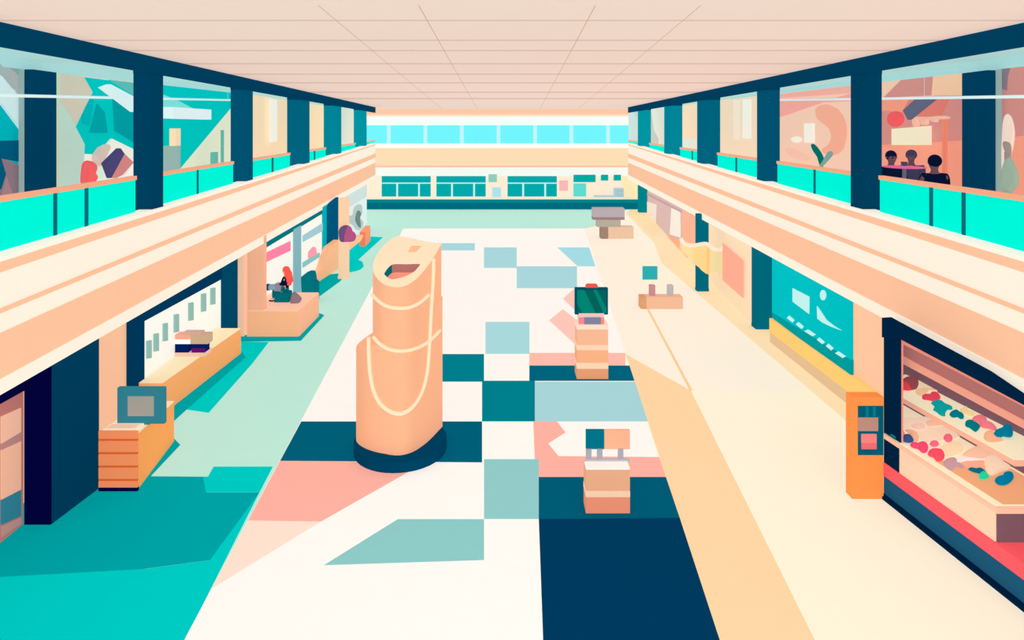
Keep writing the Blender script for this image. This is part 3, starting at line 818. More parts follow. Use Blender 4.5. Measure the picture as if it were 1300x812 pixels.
m = MB(); fb(m, 730, 365.6, 772, 399.3, Y+.1, .12, '#004C60'); m.build('monitor', k1, bevel=.01)
m = MB(); fb(m, 732.6, 368, 769.8, 397, Y+.09, .02, '#00806E')
for pp in (((742, 368), (753, 368), (766, 397), (756, 397)), ((758, 368), (769.8, 368), (769.8, 391)), ((732.6, 385), (739, 397), (732.6, 397))):
    m.prism([V(x, y, Y+.087) for x, y in pp], (0, .01, 0), '#005F57')
m.build('screen', k1)
m = MB(); m.prism([V(x, y, Y+.13) for x, y in ((743.8, 365.6), (743.8, 363), (745.5, 360.8), (757.5, 360.8), (759.2, 363), (759.2, 365.6))], (0, .1, 0), '#EF5345'); m.build('knob', k1, bevel=.01)
# table kiosk with two-tone sign
Y = 9.99; base = V(772, 651.6, Y); base.z = 0
k2 = thing('sign_kiosk', 'peach striped stand with a teal and peach sign raised on grey legs', 'kiosk', base)
m = MB(); fb(m, 744, 596, 799.7, 651.6, Y, .28, '#EEAC86', 0); m.build('body', k2)
m = MB(); fb(m, 743.7, 623.7, 800, 630.8, Y-.01, .3, '#FCD2B0'); m.build('band', k2)
m = MB(); fb(m, 743.9, 630.8, 799.8, 651.6, Y-.005, .29, '#F29372', 0); m.build('plinth', k2)
zt = EYE-(596-HY)/F*Y
a = V(744, 596, Y); b = V(799.7, 596, Y)
m = MB(); m.box(a.x, b.x, Y, Y+.2, zt, zt+.03, '#FDF5EA'); m.build('table_top', k2)
a = V(744, 586, Y+.2); b = V(799.7, 586, Y+.2)
m = MB(); m.box(a.x, b.x, Y+.2, Y+.26, zt, zt+.06, '#C1B3B7'); m.build('back_strip', k2)
YS = Y+.23
for x0, x1 in ((744, 751), (758, 765), (784.7, 791.5)):
    m = MB(); fb(m, x0, 569, x1, 586, YS, .03, '#A9A4AC', zt+.03); m.build('leg', k2)
m = MB(); fb(m, 767.2, 546, 799.7, 569.9, YS, .05, '#F8B28C'); m.build('sign_panel', k2)
m = MB(); fb(m, 744, 546, 767.2, 569.9, YS, .05, '#007082'); m.build('sign_panel', k2)
# low bench kiosk on the right walkway
Y = 21.2; base = V(840, 392, Y); base.z = 0
k3 = thing('display_bench', 'low peach display bench with two stubs and a teal sign, right walkway', 'bench', base)
m = MB(); fb(m, 820.6, 377, 867, 392, Y, .4, '#EDB693', 0); m.build('body', k3)
m = MB(); fb(m, 813.8, 377, 820.6, 392, Y, .4, '#DC9A73', 0); m.build('end_block', k3)
zb = EYE-(377-HY)/F*Y
m = MB(); fb(m, 825.3, 362.4, 832, 378, Y+.15, .2, '#C78B8D', zb-.01); m.build('stub', k3)
m = MB(); fb(m, 848.5, 362.4, 855, 378, Y+.15, .2, '#BDB2B5', zb-.01); m.build('stub', k3)
m = MB(); fb(m, 816, 338, 834.7, 354.8, Y+.25, .05, '#2EA8AD'); m.build('sign_panel', k3)
m = MB(); a = V(828.6, 360, Y+.31); m.tube([(a.x, a.y, zb), (a.x, a.y, EYE-(354-HY)/F*(Y+.33))], .02, '#FBEBD2'); m.build('sign_post', k3)
# far information stand
Y = 34.5; base = V(780, 303, Y); base.z = 0
k4 = thing('information_stand', 'stacked grey and tan counter at the far end of the walkway', 'counter', base)
m = MB(); fb(m, 772.2, 288, 804.4, 303, Y, .6, '#E6BFA0', 0); m.build('counter', k4)
m = MB(); fb(m, 763, 288, 772.2, 303, Y, .6, '#9C7F6E', 0); m.build('end_block', k4)
m = MB(); fb(m, 758, 279, 788, 288, Y, .5, '#B3A796'); m.build('middle_block', k4)
m = MB(); fb(m, 753, 264.4, 793, 275.6, Y-.02, .6, '#B5A8AC'); m.build('top_block', k4)
m = MB(); fb(m, 753, 275.6, 793, 278.9, Y-.01, .6, '#9B7C83'); m.build('shadow_strip', k4).name = 'painted_shadow_edge'  # shade under the top block, put in as a darker strip

# ================================================================== LEFT GROUND FLOOR
WL = -8.9
wl = MB()
wl.box(WL-.3, WL, -3, 18.42, 0, 4.4, '#FDC09B')
wl.box(WL-.3, -8.62, 18.42, 26.5, 0, 4.4, '#FDC8A6')
p0, p1 = Vector((-8.62, 26.5, 0)), Vector((-9.93, 40.5, 0))
wl.prism([p0, p1, p1+Vector((0, 0, 4.4)), p0+Vector((0, 0, 4.4))], (-.3, 0, 0), '#FEDDBE')
p2 = Vector((-11.7, 46.9, 0)); wl.prism([p1, p2, p2+Vector((0, 0, 4.4)), p1+Vector((0, 0, 4.4))], (-.3, 0, 0), '#FEE3CA')
struct(wl.build('wall_left', origin=(-9, 20, 0)))
P1 = (WL+.03, 0.0); P2 = (-8.58, 0.0); NL = Vector((1, 0, 0))
# near shop door, set in the wall at X = -8.45
PD = (-8.44, 0.0)
d1 = bpy.data.objects.new('door_1', None); COL.objects.link(d1); d1.location = (-8.5, 9.4, 0); struct(d1)
def onp(m, pts, pl, n, t, col):
    m.prism([S(x, y, pl) for x, y in pts], -n*t, col)
ya, yb = 7.2, 9.72
def pz(m, y0, y1, z0, z1, x, t, col): m.box(x-t, x, y0, y1, z0, z1, col)
m = MB(); pz(m, ya, yb, 0, 2.36, -8.44, .1, '#C4766E'); m.build('door_frame', d1)
m = MB()
for q in (((2, 528.5), (27, 517.5), (27, 548), (2, 563)),):
    onp(m, q, (-8.42, 0), NL, .03, '#FEBCA0')
m.build('upper_pane', d1)
m = MB(); onp(m, ((2, 563), (27, 548), (27, 559.5), (2, 571)), (-8.42, 0), NL, .03, '#C1857E'); m.build('crossbar', d1)
m = MB(); onp(m, ((2, 571), (27, 559.5), (27, 621), (2, 634)), (-8.42, 0), NL, .03, '#FFB899'); m.build('middle_pane', d1)
m = MB(); onp(m, ((2, 634), (27, 621), (27, 655), (2, 666)), (-8.42, 0), NL, .03, '#327F90'); m.build('lower_pane', d1)
m = MB(); onp(m, ((2, 668), (27, 657), (27, 664), (2, 682)), (-8.43, 0), NL, .02, '#C28C86'); m.build('kick_plate', d1)
m = MB(); pz(m, ya-4, yb, 2.36, 3.4, -8.40, .5, '#03063A')
pz(m, ya-4, ya, 0, 2.36, -8.40, .5, '#03063A')
struct(m.build('trim_3'))
# navy pier beside the door
t = thing('shop_pier', 'massive dark navy square pier at the near end of the left shops', 'pier', (-8.1, 10.2, 0))
m = MB(); m.hexa([(-8.38, 9.72, 0), (-7.93, 9.72, 0), (-7.8, 10.68, 0), (-8.85, 10.68, 0)], [(-8.38, 9.72, 2.86), (-7.93, 9.72, 2.86), (-7.8, 10.68, 2.95), (-8.85, 10.68, 2.95)], '#003A58'); m.build('shaft', t)
m = MB(); m.box(-8.40, -7.935, 9.70, 9.73, 0, 2.84, '#03033A'); m.build('dark_front', t)  # front face of the pier, coloured darker than its sides
# shop one: navy surround with white display window
Yn = (WL+.03)/((162-CX)/F); Ye = (WL+.03)/((315.5-CX)/F)
t = thing('shop_showcase', 'navy framed white display window above the long orange counter', 'shop window', (WL, 15, 0))
m = MB()
y162, y181, y280, y316 = [-8.87/((x-CX)/F) for x in (162, 181, 280, 315.5)]
m.box(WL, WL+.08, y162, y181, 0, 3.35, '#003659'); m.build('jamb', t)
m = MB(); m.box(WL, WL+.08, y280, 18.42, 0, 3.35, '#004767'); m.build('jamb', t)
m = MB(); za = S(181, 409, (WL+.05, 0)).z; zb_ = S(280, 353.5, (WL+.05, 0)).z
m.box(WL, WL+.08, y181, y280, (za+zb_)/2, 3.35, '#003659'); m.build('lintel', t)
m = MB(); m.box(WL, WL+.04, y181, y280, .3, (za+zb_)/2, '#FFF9EF'); m.build('display_board', t)
for x0, y0, x1, y1 in ((188, 432.6, 192.8, 455), (197, 423.7, 202, 446), (208.7, 410.7, 213.4, 433), (222.6, 399.3, 227.5, 421.8), (241, 384.5, 246, 407), (257, 373, 262, 395.6), (268.8, 365.8, 273.7, 386.7)):
    m = MB(); onp(m, ((x0, y1), (x1, y1-1), (x1, y0-1), (x0, y0)), (WL+.09, 0), NL, .05, '#93B9AE')
    tag(m.build('display_strip'), 'grey green upright strip hanging on the white display board over the long counter', 'display strip', 'strips on the white display board')
# far jamb return of shop one
# long counter
def counter(name, label, corners, z, zt, colside, coltop, cat='counter'):
    c = sum([Vector((x, y, 0)) for x, y in corners], Vector())/4
    e = thing(name, label, cat, c)
    b = [Vector((x, y, 0)) for x, y in corners]
    zz = z if isinstance(z, (list, tuple)) else [z]*4
    m = MB(); m.hexa(b, [p+Vector((0, 0, q-zt)) for p, q in zip(b, zz)], colside); m.build('body', e)
    m = MB(); m.hexa([p+Vector((0, 0, q-zt)) for p, q in zip(b, zz)], [p+Vector((0, 0, q)) for p, q in zip(b, zz)], coltop); m.build('counter_top', e)
    return e
lc = counter('shop_counter', 'long orange shop counter with a cream top along the left wall', [(-8.82, 13.4), (-8.25, 13.4), (-8.06, 17.04), (-8.82, 17.04)], .785, .012, '#FFA968', '#FEE7BB')
# near counter with drawers
X0_, X1_ = V(125.4, 0, 10.62).x, V(174, 0, 10.62).x
nc = thing('drawer_counter', 'near orange counter with a coral drawer front at the navy pier', 'counter', ((X0_+X1_)/2, 11.4, 0))
b = [Vector((X0_, 10.62, 0)), Vector((X1_, 10.62, 0)), Vector((-7.3, 12.28, 0)), Vector((X0_-.2, 12.28, 0))]
zz = [1.1, 1.08, .88, .88]
m = MB(); m.hexa(b, [p+Vector((0, 0, q)) for p, q in zip(b, zz)], '#FFA35A'); m.build('body', nc)
m = MB(); m.hexa([p+Vector((0, 0, q)) for p, q in zip(b, zz)], [p+Vector((0, 0, q+.02)) for p, q in zip(b, zz)], '#FEE2B6'); m.build('counter_top', nc)
ys_ = [(547, 556.8), (560, 573.6), (577, 590.6), (594, 607.6), (611, 619.5)]
m = MB(); fb(m, 125.2, 548, 174.2, 620, 10.615, .03, '#D9652F'); m.build('drawer_frame', nc)
for y0, y1 in ys_:
    m = MB(); fb(m, 125.0, y0, 174.4, y1, 10.60, .03, '#FF8F5C'); m.build('drawer', nc)
m = MB(); fb(m, 125.0, 619, 174.4, 625, 10.59, .05, '#05063C', 0); m.build('plinth', nc)
a = G(125.4, 544, 1.13); 
for (z_, y0, y1, c_, nm, lb) in ((1.12, 10.70, 10.95, '#FBEBD8', 'paper_tray', 'cream paper tray lying on the near orange counter'), ):
    m = MB(); m.box(X0_+.02, X0_+.66, y0, y1, z_-.04, z_, '#FCEBD0'); m.box(X0_+.05, X0_+.6, y0+.05, y1-.05, z_-.01, z_+.01, '#F7CDB2')
    tag(m.build(nm), lb, 'tray')
# screen on the near counter
t = thing('picture_monitor', 'square teal framed screen with a grey centre on the near orange counter', 'screen', V(178, 538, 11.0))
m = MB(); fb(m, 148.6, 492, 208.7, 538, 11.0, .08, '#327F8E'); m.build('frame', t, bevel=.01)
m = MB(); fb(m, 162, 503, 195, 528, 10.99, .03, '#A79E92'); m.build('screen', t)
m = MB(); a = V(178, 538, 11.04); m.box(a.x-.2, a.x+.2, 11.02, 11.2, 1.05, a.z+.02, '#327F8E'); m.build('foot', t)
# boxes on the long counter
zc = .785; YY = EYE-zc
def cb(x0, y0, x1, y1, Y, d, col, name, label, cat, inner=None, zf=None):
    m = MB(); fb(m, x0, y0, x1, y1, Y, d, col, zf)
    if inner: fb(m, *inner[:4], Y-.004, .03, inner[4])
    return tag(m.build(name, bevel=.004), label, cat)
Yc = (EYE-zc)*F/(452.6-HY)
cb(220.7, 447.7, 260, 452.6, Yc, .35, '#F0C0A8', 'display_tray', 'pink tray under the small boxes on the long counter', 'tray', zf=zc)
cb(222, 436.6, 239, 447.7, Yc+.02, .25, '#021C5C', 'gift_box', 'plain dark blue box on the pink counter tray', 'box')
cb(243, 436.6, 260, 447.7, Yc+.02, .25, '#021C5C', 'gift_box', 'dark blue box with a purple lower half on the pink counter tray', 'box', (243, 442, 260, 447.6, '#660F68'))
cb(222, 430.7, 241.6, 436.6, Yc+.02, .25, '#FFFAF2', 'gift_box', 'flat white box on top of the plain dark blue box', 'box')
cb(222, 425, 241.6, 430.7, Yc+.02, .25, '#F7A48C', 'gift_box', 'flat coral box, topmost on the plain dark blue box', 'box')
cb(241.7, 425, 264, 436.6, Yc+.02, .25, '#CFA988', 'gift_box', 'tan box on top of the blue and purple box', 'box')
cb(232, 421.8, 255, 425, Yc+.04, .2, '#D6A797', 'gift_box', 'flat dusty pink box topmost across the coral and tan boxes', 'box')

# peach pier and low planter box
t = thing('shop_pier', 'peach square pier standing on the low peach platform, left shops', 'pier', (-8.3, 18.6, .88)); zt_ = .88
m = MB(); m.box(-8.5, -7.96, 18.42, 18.66, zt_, 3.35, '#F7B28E'); m.build('shaft', t)
m = MB(); m.box(-8.5, -7.95, 18.41, 18.67, zt_, zt_+.08, '#F7B28E'); m.build('base', t)
t = thing('seating_platform', 'low peach seating platform carrying the red haired person beside the left shops', 'platform', (-7.6, 19.4, 0))
m = MB(); zt = .88
bs_ = [(-8.5, 18.40), (-6.80, 18.40), (-6.78, 20.4), (-8.5, 20.4)]
m.prism([(x, y, zt-.03) for x, y in bs_], (0, 0, -(zt-.03)), '#FEB687'); m.build('body', t)
m = MB(); m.prism([(x, y, zt) for x, y in bs_], (0, 0, -.03), '#FDC9AB'); m.build('top_board', t)
m = MB(); m.box(-6.795, -6.765, 18.42, 20.4, 0, zt-.03, '#FDB58F'); m.build('side_board', t)
# shop two glazing
P2 = (-8.55, 0.0)
t = thing('shop_showcase', 'teal framed white shop window with pink and grey blue stripes', 'shop window', (-8.6, 22.5, 0))
def yy(px, x=-8.55): return x/((px-CX)/F)
zt2 = (S(336, 316, P2).z+S(408, 272, P2).z)/2
def wb(m, px0, px1, z0, z1, d, col): m.box(-8.62, -8.62+d, yy(px0), yy(px1), z0, z1, col)
m = MB(); m.prism([S(x, y, P2) for x, y in ((326, 321), (412, 268), (412, 362), (326, 410))], (-.05, 0, 0), '#FFF9EF'); m.build('white_panel', t)
m = MB(); m.prism([S(x, y, (-8.53, 0)) for x, y in ((326, 317), (412, 263), (412, 269.5), (326, 321.5))], (-.09, 0, 0), '#00737C'); m.build('lintel', t)
m = MB(); m.prism([S(x, y, (-8.5, 0)) for x, y in ((373.5, 291), (382.5, 286), (382.5, 372), (373.5, 378))], (-.12, 0, 0), '#86B5BE'); m.build('mullion', t)
m = MB(); m.prism([S(x, y, (-8.5, 0)) for x, y in ((410, 263), (415.5, 260), (415.5, 352), (410, 357))], (-.12, 0, 0), '#00AEB6'); m.build('jamb', t)
m = MB(); m.prism([S(x, y, (-8.48, 0)) for x, y in ((415.2, 262), (429.8, 250), (429.8, 345), (415.2, 355))], (-.14, 0, 0), '#00547A'); m.build('navy_panel', t)
for pp, c_ in ((((336, 322), (369, 306), (369, 318), (336, 333.5)), '#FF85A5'), (((385, 299), (410, 283), (410, 293), (385, 307)), '#A6CBD6'),
               (((385, 333), (406, 320.5), (406, 326), (385, 339.5)), '#8CC5C4'), (((392, 320), (398, 313), (401, 314), (403, 322.5), (392, 328)), '#FCA0B0')):
    m = MB(); m.prism([S(x, y, (-8.51, 0)) for x, y in pp], (-.05, 0, 0), c_); m.build('stripe' if len(pp) == 4 else 'hat_sign', t)
# peach post further on
t = thing('shop_pier', 'slim pale peach post with a purple heart shape fixed to it', 'post', (-7.35, 25.5, 0))
xa, xb = V(429.6, 0, 25.4).x, V(440.4, 0, 25.4).x
m = MB(); m.box(xa, xb, 25.4, 25.8, 0, EYE-(252-HY)/F*25.4, '#FCCEA6'); m.build('shaft', t)
m = MB(); m.box(xa-.02, xb+.02, 25.38, 25.82, 0, .12, '#FCCEA6'); m.build('base', t)
m = MB(); ph = [V(x, y, 25.28) for x, y in sm([(430, 298), (430.5, 291), (435, 286.5), (442, 286), (446, 289), (447.5, 293), (451, 296), (452, 301), (449, 306), (440, 307), (432, 306)], 4)]
m.puff(ph, (0, -1, 0), .12, '#B7527F')
o = m.build('heart_cushion', smooth=True); tag(o, 'plum and purple heart shaped cushion hung on the slim peach post', 'cushion')
m2 = MB(); m2.puff([V(x, y, 25.24) for x, y in sm([(430, 298), (430.5, 291), (435, 286.5), (441, 286), (440, 292), (438, 300), (437, 306.5), (432, 306)], 4)], (0, -1, 0), .12, '#6D4F79')
o2 = m2.build('dark_patch', o, smooth=True)
# curved lounge
PLn = line2(-8.33, 24.4, -8.03, 27.4)
nl = nrm(PLn, -1)
m = MB(); m.prism([S(x, y, PLn) for x, y in ((431, 304), (419, 313), (413.5, 327), (410, 340), (406, 345.5), (397, 346), (395.6, 358), (399.7, 362), (431, 340.5))], -nl*.32, '#FDBB8D')
lo = m.build('curved_lounge', bevel=.03); tag(lo, 'curved peach lounge sloping down towards a dark teal pouf', 'seat')
m = MB(); m.prism([V(x, y, 27.4) for x, y in ((430, 305), (452, 300), (459, 300), (456, 307), (440.5, 320), (430, 340))], (0, .4, 0), '#FDC39A')
tag(m.build('lounge_end'), 'pale peach shelf arm reaching from the lounge behind the slim post', 'seat')
# dark teal pouf
Yp = 22.9
m = MB(); q = [V(x, y, Yp) for x, y in ((382.5, 375), (381.5, 352), (385, 349), (390, 347), (395, 347.5), (396.5, 354), (397, 359), (400, 361), (400, 375))]
for p in q: p.z = max(p.z, 0)
m.prism([V(x, y, 21.9) for x, y in ((382.5, 377), (381.5, 352), (385, 349), (390, 347), (395, 347.5), (396.5, 354), (397, 359), (400, 361), (400, 385))], (0, .55, 0), '#00707A')
o = m.build('armchair', bevel=.04)
zm = min((o.matrix_world @ v.co).z for v in o.data.vertices)
tag(o, 'dark teal rounded armchair behind the peach seating platform', 'chair')
# orange bin
t = thing('litter_bin', 'small orange upright bin near the far left display', 'bin', G(460, 312.5))
a = G(456.8, 312.5); b = G(463.8, 312.5); c = G(470.3, 305.6)
h = .84
m = MB(); d = c-b
m.hexa([a, b, c, a+d], [a+Vector((0, 0, h)), b+Vector((0, 0, h)), c+Vector((0, 0, h+.1)), a+d+Vector((0, 0, h+.1))], '#FF9C74'); m.build('body', t)
m = MB(); m.hexa([a-Vector((0, .02, 0)), b-Vector((0, .02, 0)), b, a], [a+Vector((0, -.02, h)), b+Vector((0, -.02, h)), b+Vector((0, 0, h)), a+Vector((0, 0, h))], '#FF7D5B'); m.build('front_panel', t)
# grey display on the far left wall
PF = line2(-8.56, 26.5, -9.87, 40.5); nf = nrm(PF, -1)
t = thing('poster_display', 'tall grey shop poster with a dark bean shape, far left wall', 'poster', S(452, 285, PF))
m = MB(); m.prism([S(x, y, PF) for x, y in ((438.6, 247), (465.6, 231), (465.6, 283), (438.6, 318))], -nf*.08, '#E9EEEA'); m.build('panel', t)
m = MB(); m.prism([S(x, y, PF)+nf*.01 for x, y in ((438.6, 247), (465.6, 231), (465.6, 249), (438.6, 266))], -nf*.03, '#D3DFDC'); m.build('header', t)
m = MB(); m.prism([S(x, y, PF)+nf*.02 for x, y in sm([(441, 274), (447, 273), (449, 264), (454, 259.5), (459, 261), (459.5, 270), (457, 276), (461, 282), (459, 290), (453, 292), (447, 285), (442, 282)])], -nf*.03, '#BCC9C6'); m.build('cloud_shape', t)
m = MB(); m.prism([S(x, y, PF)+nf*.03 for x, y in sm([(452, 270), (455, 267), (458, 271), (456.5, 277), (457.5, 284), (457, 289), (453.5, 286), (450.5, 279)])], -nf*.02, '#6F8784'); m.build('bean_shape', t)

# person with red hair, seated on the platform, facing the shop window, camera raised
pr = seated_person('person with long red hair and navy top sitting on the peach platform holding a camera', Vector((-7.60, 19.4, zt)), math.radians(176), '#FF5E50', '#06163A', '#006772', long_hair=True, camera=True)
pr.scale = (.85, .85, .85)
# pouf under the person
m = MB(); m.prism([(-7.95, 19.22, zt), (-7.42, 19.22, zt), (-7.45, 19.22, zt+.33), (-7.9, 19.22, zt+.33)], (0, .38, 0), '#006871')
tag(m.build('seat_pouf', bevel=.02), 'dark teal pouf under the red haired person', 'pouf')
m = MB(); m.puff([V(x, y, 19.2) for x, y in sm([(368, 389), (370, 375), (373, 370), (378, 373), (383, 379), (379, 385), (374, 388.5)], 4)], (0, -1, 0), .1, '#8E747E')
tag(m.build('shoulder_bag', smooth=True), 'mauve bag behind the red haired person on the platform', 'bag')
cm = V(349, 364, 19.3)
e = thing('camera', 'grey camera with a round blue lens held by the red haired person', 'camera', cm)
m = MB(); a = V(350, 364.5, 19.3); m.box(a.x-.02, a.x+.2, 19.22, 19.38, a.z-.12, a.z+.13, '#8B8796'); m.build('camera_body', e, bevel=.01)
m = MB(); m.tube([V(351, 364, 19.3), V(341, 364.3, 19.3)], .1, '#7FA3B4', 18); m.build('lens', e)
m = MB(); m.tube([V(342, 364.3, 19.3), V(339, 364.3, 19.3)], .115, '#003E55', 18); m.build('lens_ring', e)

# ================================================================== RIGHT GROUND FLOOR
WR = 8.83
wr = MB()
wr.box(9.7, 10.0, -3, 11.8, 0, 4.4, '#FDC6A1'); wr.box(WR, 9.7, 11.72, 12.0, 0, 4.4, '#FDC6A1'); wr.box(WR, WR+.3, 12.0, 17.93, 0, 4.4, '#FDC6A1'); wr.box(9.42, 9.72, 17.93, 19.5, 0, 4.4, '#FDC6A1')
q0, q1 = Vector((WR+.03, 19.5, 0)), Vector((11.87, 44.9, 0))
wr.prism([q0, q1, q1+Vector((0, 0, 4.4)), q0+Vector((0, 0, 4.4))], (.3, 0, 0), '#FEDCB8')
struct(wr.build('wall_right', origin=(9, 20, 0)))
NR = Vector((-1, 0, 0)); PW = (WR-.03, 0.0)
# yellow sill and tan skirting under the teal window
def wy(px, x): return x/((px-CX)/F)
m = MB(); m.box(WR-.12, WR, 12.6, 17.95, .34, .78, '#FFCB74')
struct(m.build('trim_4'))
m = MB(); m.box(WR-.10, WR, 12.6, 17.95, 0, .34, '#E2BD93'); struct(m.build('baseboard_right'))
# teal window display
w = thing('shop_showcase', 'turquoise shop window with pale symbols and a row of pale dashes', 'shop window', (WR, 16, .75))
m = MB(); m.prism([S(x, y, (WR-.06, 0)) for x, y in ((980, 325), (1080.3, 379), (1080.3, 478.5), (980, 403))], (.06, 0, 0), '#00BDC2'); m.build('window_panel', w)
m = MB(); m.prism([S(x, y, (WR-.07, 0)) for x, y in ((980, 396.5), (1080.3, 457), (1080.3, 478.5), (980, 403.2))], (.07, 0, 0), '#009A9C'); m.build('lower_band', w)
def c4(x, y): return (x/3.53+940, y/3.53+290)
PT = (WR-.08, 0)
def mark(pts, nm):
    m = MB(); m.prism([S(*c4(x, y), PT) for x, y in pts], (.03, 0, 0), '#BFF0EC'); m.build(nm, w)
mark(((233, 267), (307, 305), (306, 382), (233, 327)), 'square_mark')
mark(oct_(369, 298, 13, 23), 'oval_mark')
mark(((342, 347), (360, 372), (385, 410), (420, 437), (453, 457), (400, 437), (365, 420), (344, 403)), 'sail_mark')
for cx, cy, hw in ((224, 405, 17), (265, 434, 17), (311, 467, 25), (359, 503, 17), (399, 531, 17), (447, 565, 24)):
    mark(((cx-hw, cy+1-hw*.35), (cx-hw*.35, cy-15), (cx+hw, cy+0+hw*.3), (cx+hw*.45, cy+15)), 'dash')
# petrol column beside the window
def gcol(px0, px1, ybase, ytop, d, col, label):
    Y = F*EYE/(ybase-HY); a = V(px0, ybase, Y); b = V(px1, ytop, Y)
    t = thing('shop_column', label, 'column', ((a.x+b.x)/2, Y, 0))
    m = MB(); m.box(a.x, b.x, Y, Y+d, 0, b.z, col); m.build('shaft', t)
    m = MB(); m.box(a.x-.01, b.x+.01, Y-.01, Y+d, 0, .12, col); m.build('base', t)
    return Y
gcol(960, 981, 418, 310, .35, '#00667A', 'petrol column at the left edge of the turquoise shop window')
gcol(885.4, 899.7, 369.8, 271.7, .25, '#00667A', 'free standing petrol column with a yellow cloth across its middle')
gcol(811.5, 822.4, 269.8, 235.5, .5, '#00808C', 'short teal column at the far end of the right shops')
# far right wall displays
PQ = line2(WR-.02, 19.5, 11.82, 44.9); nq = nrm(PQ, 1)
def c3(x, y): return (x/4.059+780, y/4.059+220)
def wallpiece(pts, col, k, name, label, cat, th=.05):
    m = MB(); m.prism([S(*c3(x, y), PQ)+nq*(.03*k) for x, y in pts], -nq*(th+.0), col)
    return tag(m.build(name), label, cat)
wallpiece(((172, 90), (365, 185), (372, 350), (285, 360), (172, 290)), '#DCB9B2', 1, 'shop_window', 'mauve pink shop window at the far end of the right wall', 'shop window')
wallpiece(((172, 100), (355, 195), (355, 206), (172, 112)), '#C9A3A4', 2, 'curtain_rod', 'thin mauve rod along the top of the mauve shop window', 'rod')
wallpiece(((172, 145), (220, 160), (216, 268), (172, 236)), '#F7E1D2', 2, 'window_poster', 'small cream poster on the mauve shop window', 'poster')
wallpiece(((298, 178), (343, 197), (345, 330), (290, 315)), '#FBEBDD', 2, 'window_poster', 'taller cream poster on the mauve shop window beside the salmon panel', 'poster')
wallpiece(((356, 188), (428, 222), (428, 360), (375, 360), (356, 335)), '#FFB595', 2, 'wall_poster', 'salmon panel left of the free standing petrol column', 'wall panel')
wallpiece(((286, 318), (340, 345), (340, 410), (286, 375)), '#FFB08E', 3, 'wall_poster', 'small salmon panel low on the right wall under the cream poster', 'wall panel')
wallpiece(((342, 375), (565, 375), (565, 520), (440, 490), (342, 440)), '#FBDFA4', 1, 'wall_panel', 'pale yellow panel low behind the free standing petrol column', 'wall panel')
wallpiece(((565, 360), (668, 450), (668, 640), (565, 550)), '#FFAC92', 2, 'wall_poster', 'large salmon pink poster between the two petrol columns', 'poster')
wallpiece(((342, 372), (352, 402), (382, 428), (398, 468), (375, 470), (342, 450)), '#F8C69B', 3, 'wall_sculpture', 'pale orange bracket shape on the yellow wall panel', 'wall decoration')
# cream garland swagging in front of the column
YG = 23.0
ga = [V(*c3(x, y), YG) for x, y in ((343, 335), (352, 352), (370, 366), (400, 372), (430, 368), (460, 363), (482, 366), (505, 385), (530, 393), (552, 388), (565, 376))]
e = thing('garland', 'thick cream cord swagging across the petrol column, right walkway', 'garland', ga[5])
m = MB(); m.tube(smoothline(ga, 5, False), .085, '#FDE9D3', 12); m.build('cord', e, smooth=True)
# draped yellow cloth on the column
m = MB(); m.prism([V(*c3(x, y), 23.15) for x, y in ((408, 360), (494, 360), (496, 385), (494, 524), (470, 515), (450, 500), (436, 484), (408, 464))], (0, .03, 0), '#F9D58F')
m.prism([V(*c3(x, y), 23.14) for x, y in ((476, 380), (490, 385), (486, 520), (476, 516))], (0, .01, 0), '#F8C57E')
tag(m.build('cloth_banner'), 'yellow cloth hanging from the garland across the petrol column', 'banner')

# orange vending machine
Y = F*EYE/(633.5-HY)
a = V(1082, 633.5, Y); b = V(1122, 503.5, Y)
t = thing('vending_machine', 'orange vending machine with a dark teal window beside the food stall', 'machine', ((a.x+b.x)/2, Y+.2, 0))
m = MB(); m.box(a.x, b.x, Y, Y+.2, 0, b.z, '#FF9149'); m.build('body', t, bevel=.01)
m = MB(); fb(m, 1089.2, 515, 1121.6, 577.5, Y-.005, .02, '#005A6E'); m.build('window', t)
m = MB(); fb(m, 1099, 516, 1103, 529, Y-.008, .02, '#00788A'); fb(m, 1108, 516, 1112, 529, Y-.008, .02, '#00788A'); m.build('bottle_row', t)
m = MB(); fb(m, 1089.6, 530, 1115, 547, Y-.02, .03, '#B9897A'); m.build('shelf_panel', t)
m = MB(); fb(m, 1094, 551, 1113, 570, Y-.02, .03, '#E86B6B'); m.build('product_panel', t)
m = MB(); fb(m, 1094, 551, 1113, 562, Y-.025, .03, '#F0817C'); m.build('product_label', t)

# ================================================================== FOOD STALL (right foreground)
SB = 7.24+.155*10.45; ST = (SB, -.155)               # front plane X = SB - .155 Y
ns = nrm(ST, 1)
def SO(off): return (SB+off, -.155)
def sp(off, Y, z): a_, b_ = SO(off); return Vector((a_+b_*Y, Y, z))
stl = thing('food_stall', 'navy food stall with red trim and two cream display shelves', 'stall', (7.6, 9.0, 0))
Yf, Yn = 10.45, 5.2
def sbox(m, Y0, Y1, z0, z1, o0, o1, col):
    m.hexa([sp(o0, Y0, z0), sp(o0, Y1, z0), sp(o1, Y1, z0), sp(o1, Y0, z0)], [sp(o0, Y0, z1), sp(o0, Y1, z1), sp(o1, Y1, z1), sp(o1, Y0, z1)], col)
m = MB(); sbox(m, Yn, Yf, 0.06, .416, 0, 1.0, '#1D5572'); m.build('base_panel', stl)
m = MB(); sbox(m, Yn, Yf, 0, .06, -.10, 1.0, '#001E3C'); m.build('foot_shadow', stl)  # navy shadow line along the stall foot, built as a dark strip
m = MB(); sbox(m, Yn, Yf, .416, .655, -.03, 1.0, '#FF5C63'); m.build('red_band', stl)
YJ = SB/((1143-CX)/F+.155)             # inner edge of the far jamb
m = MB(); zj = S(1143, 415.2, ST).z; zk = S(1119.5, 402.5, ST).z
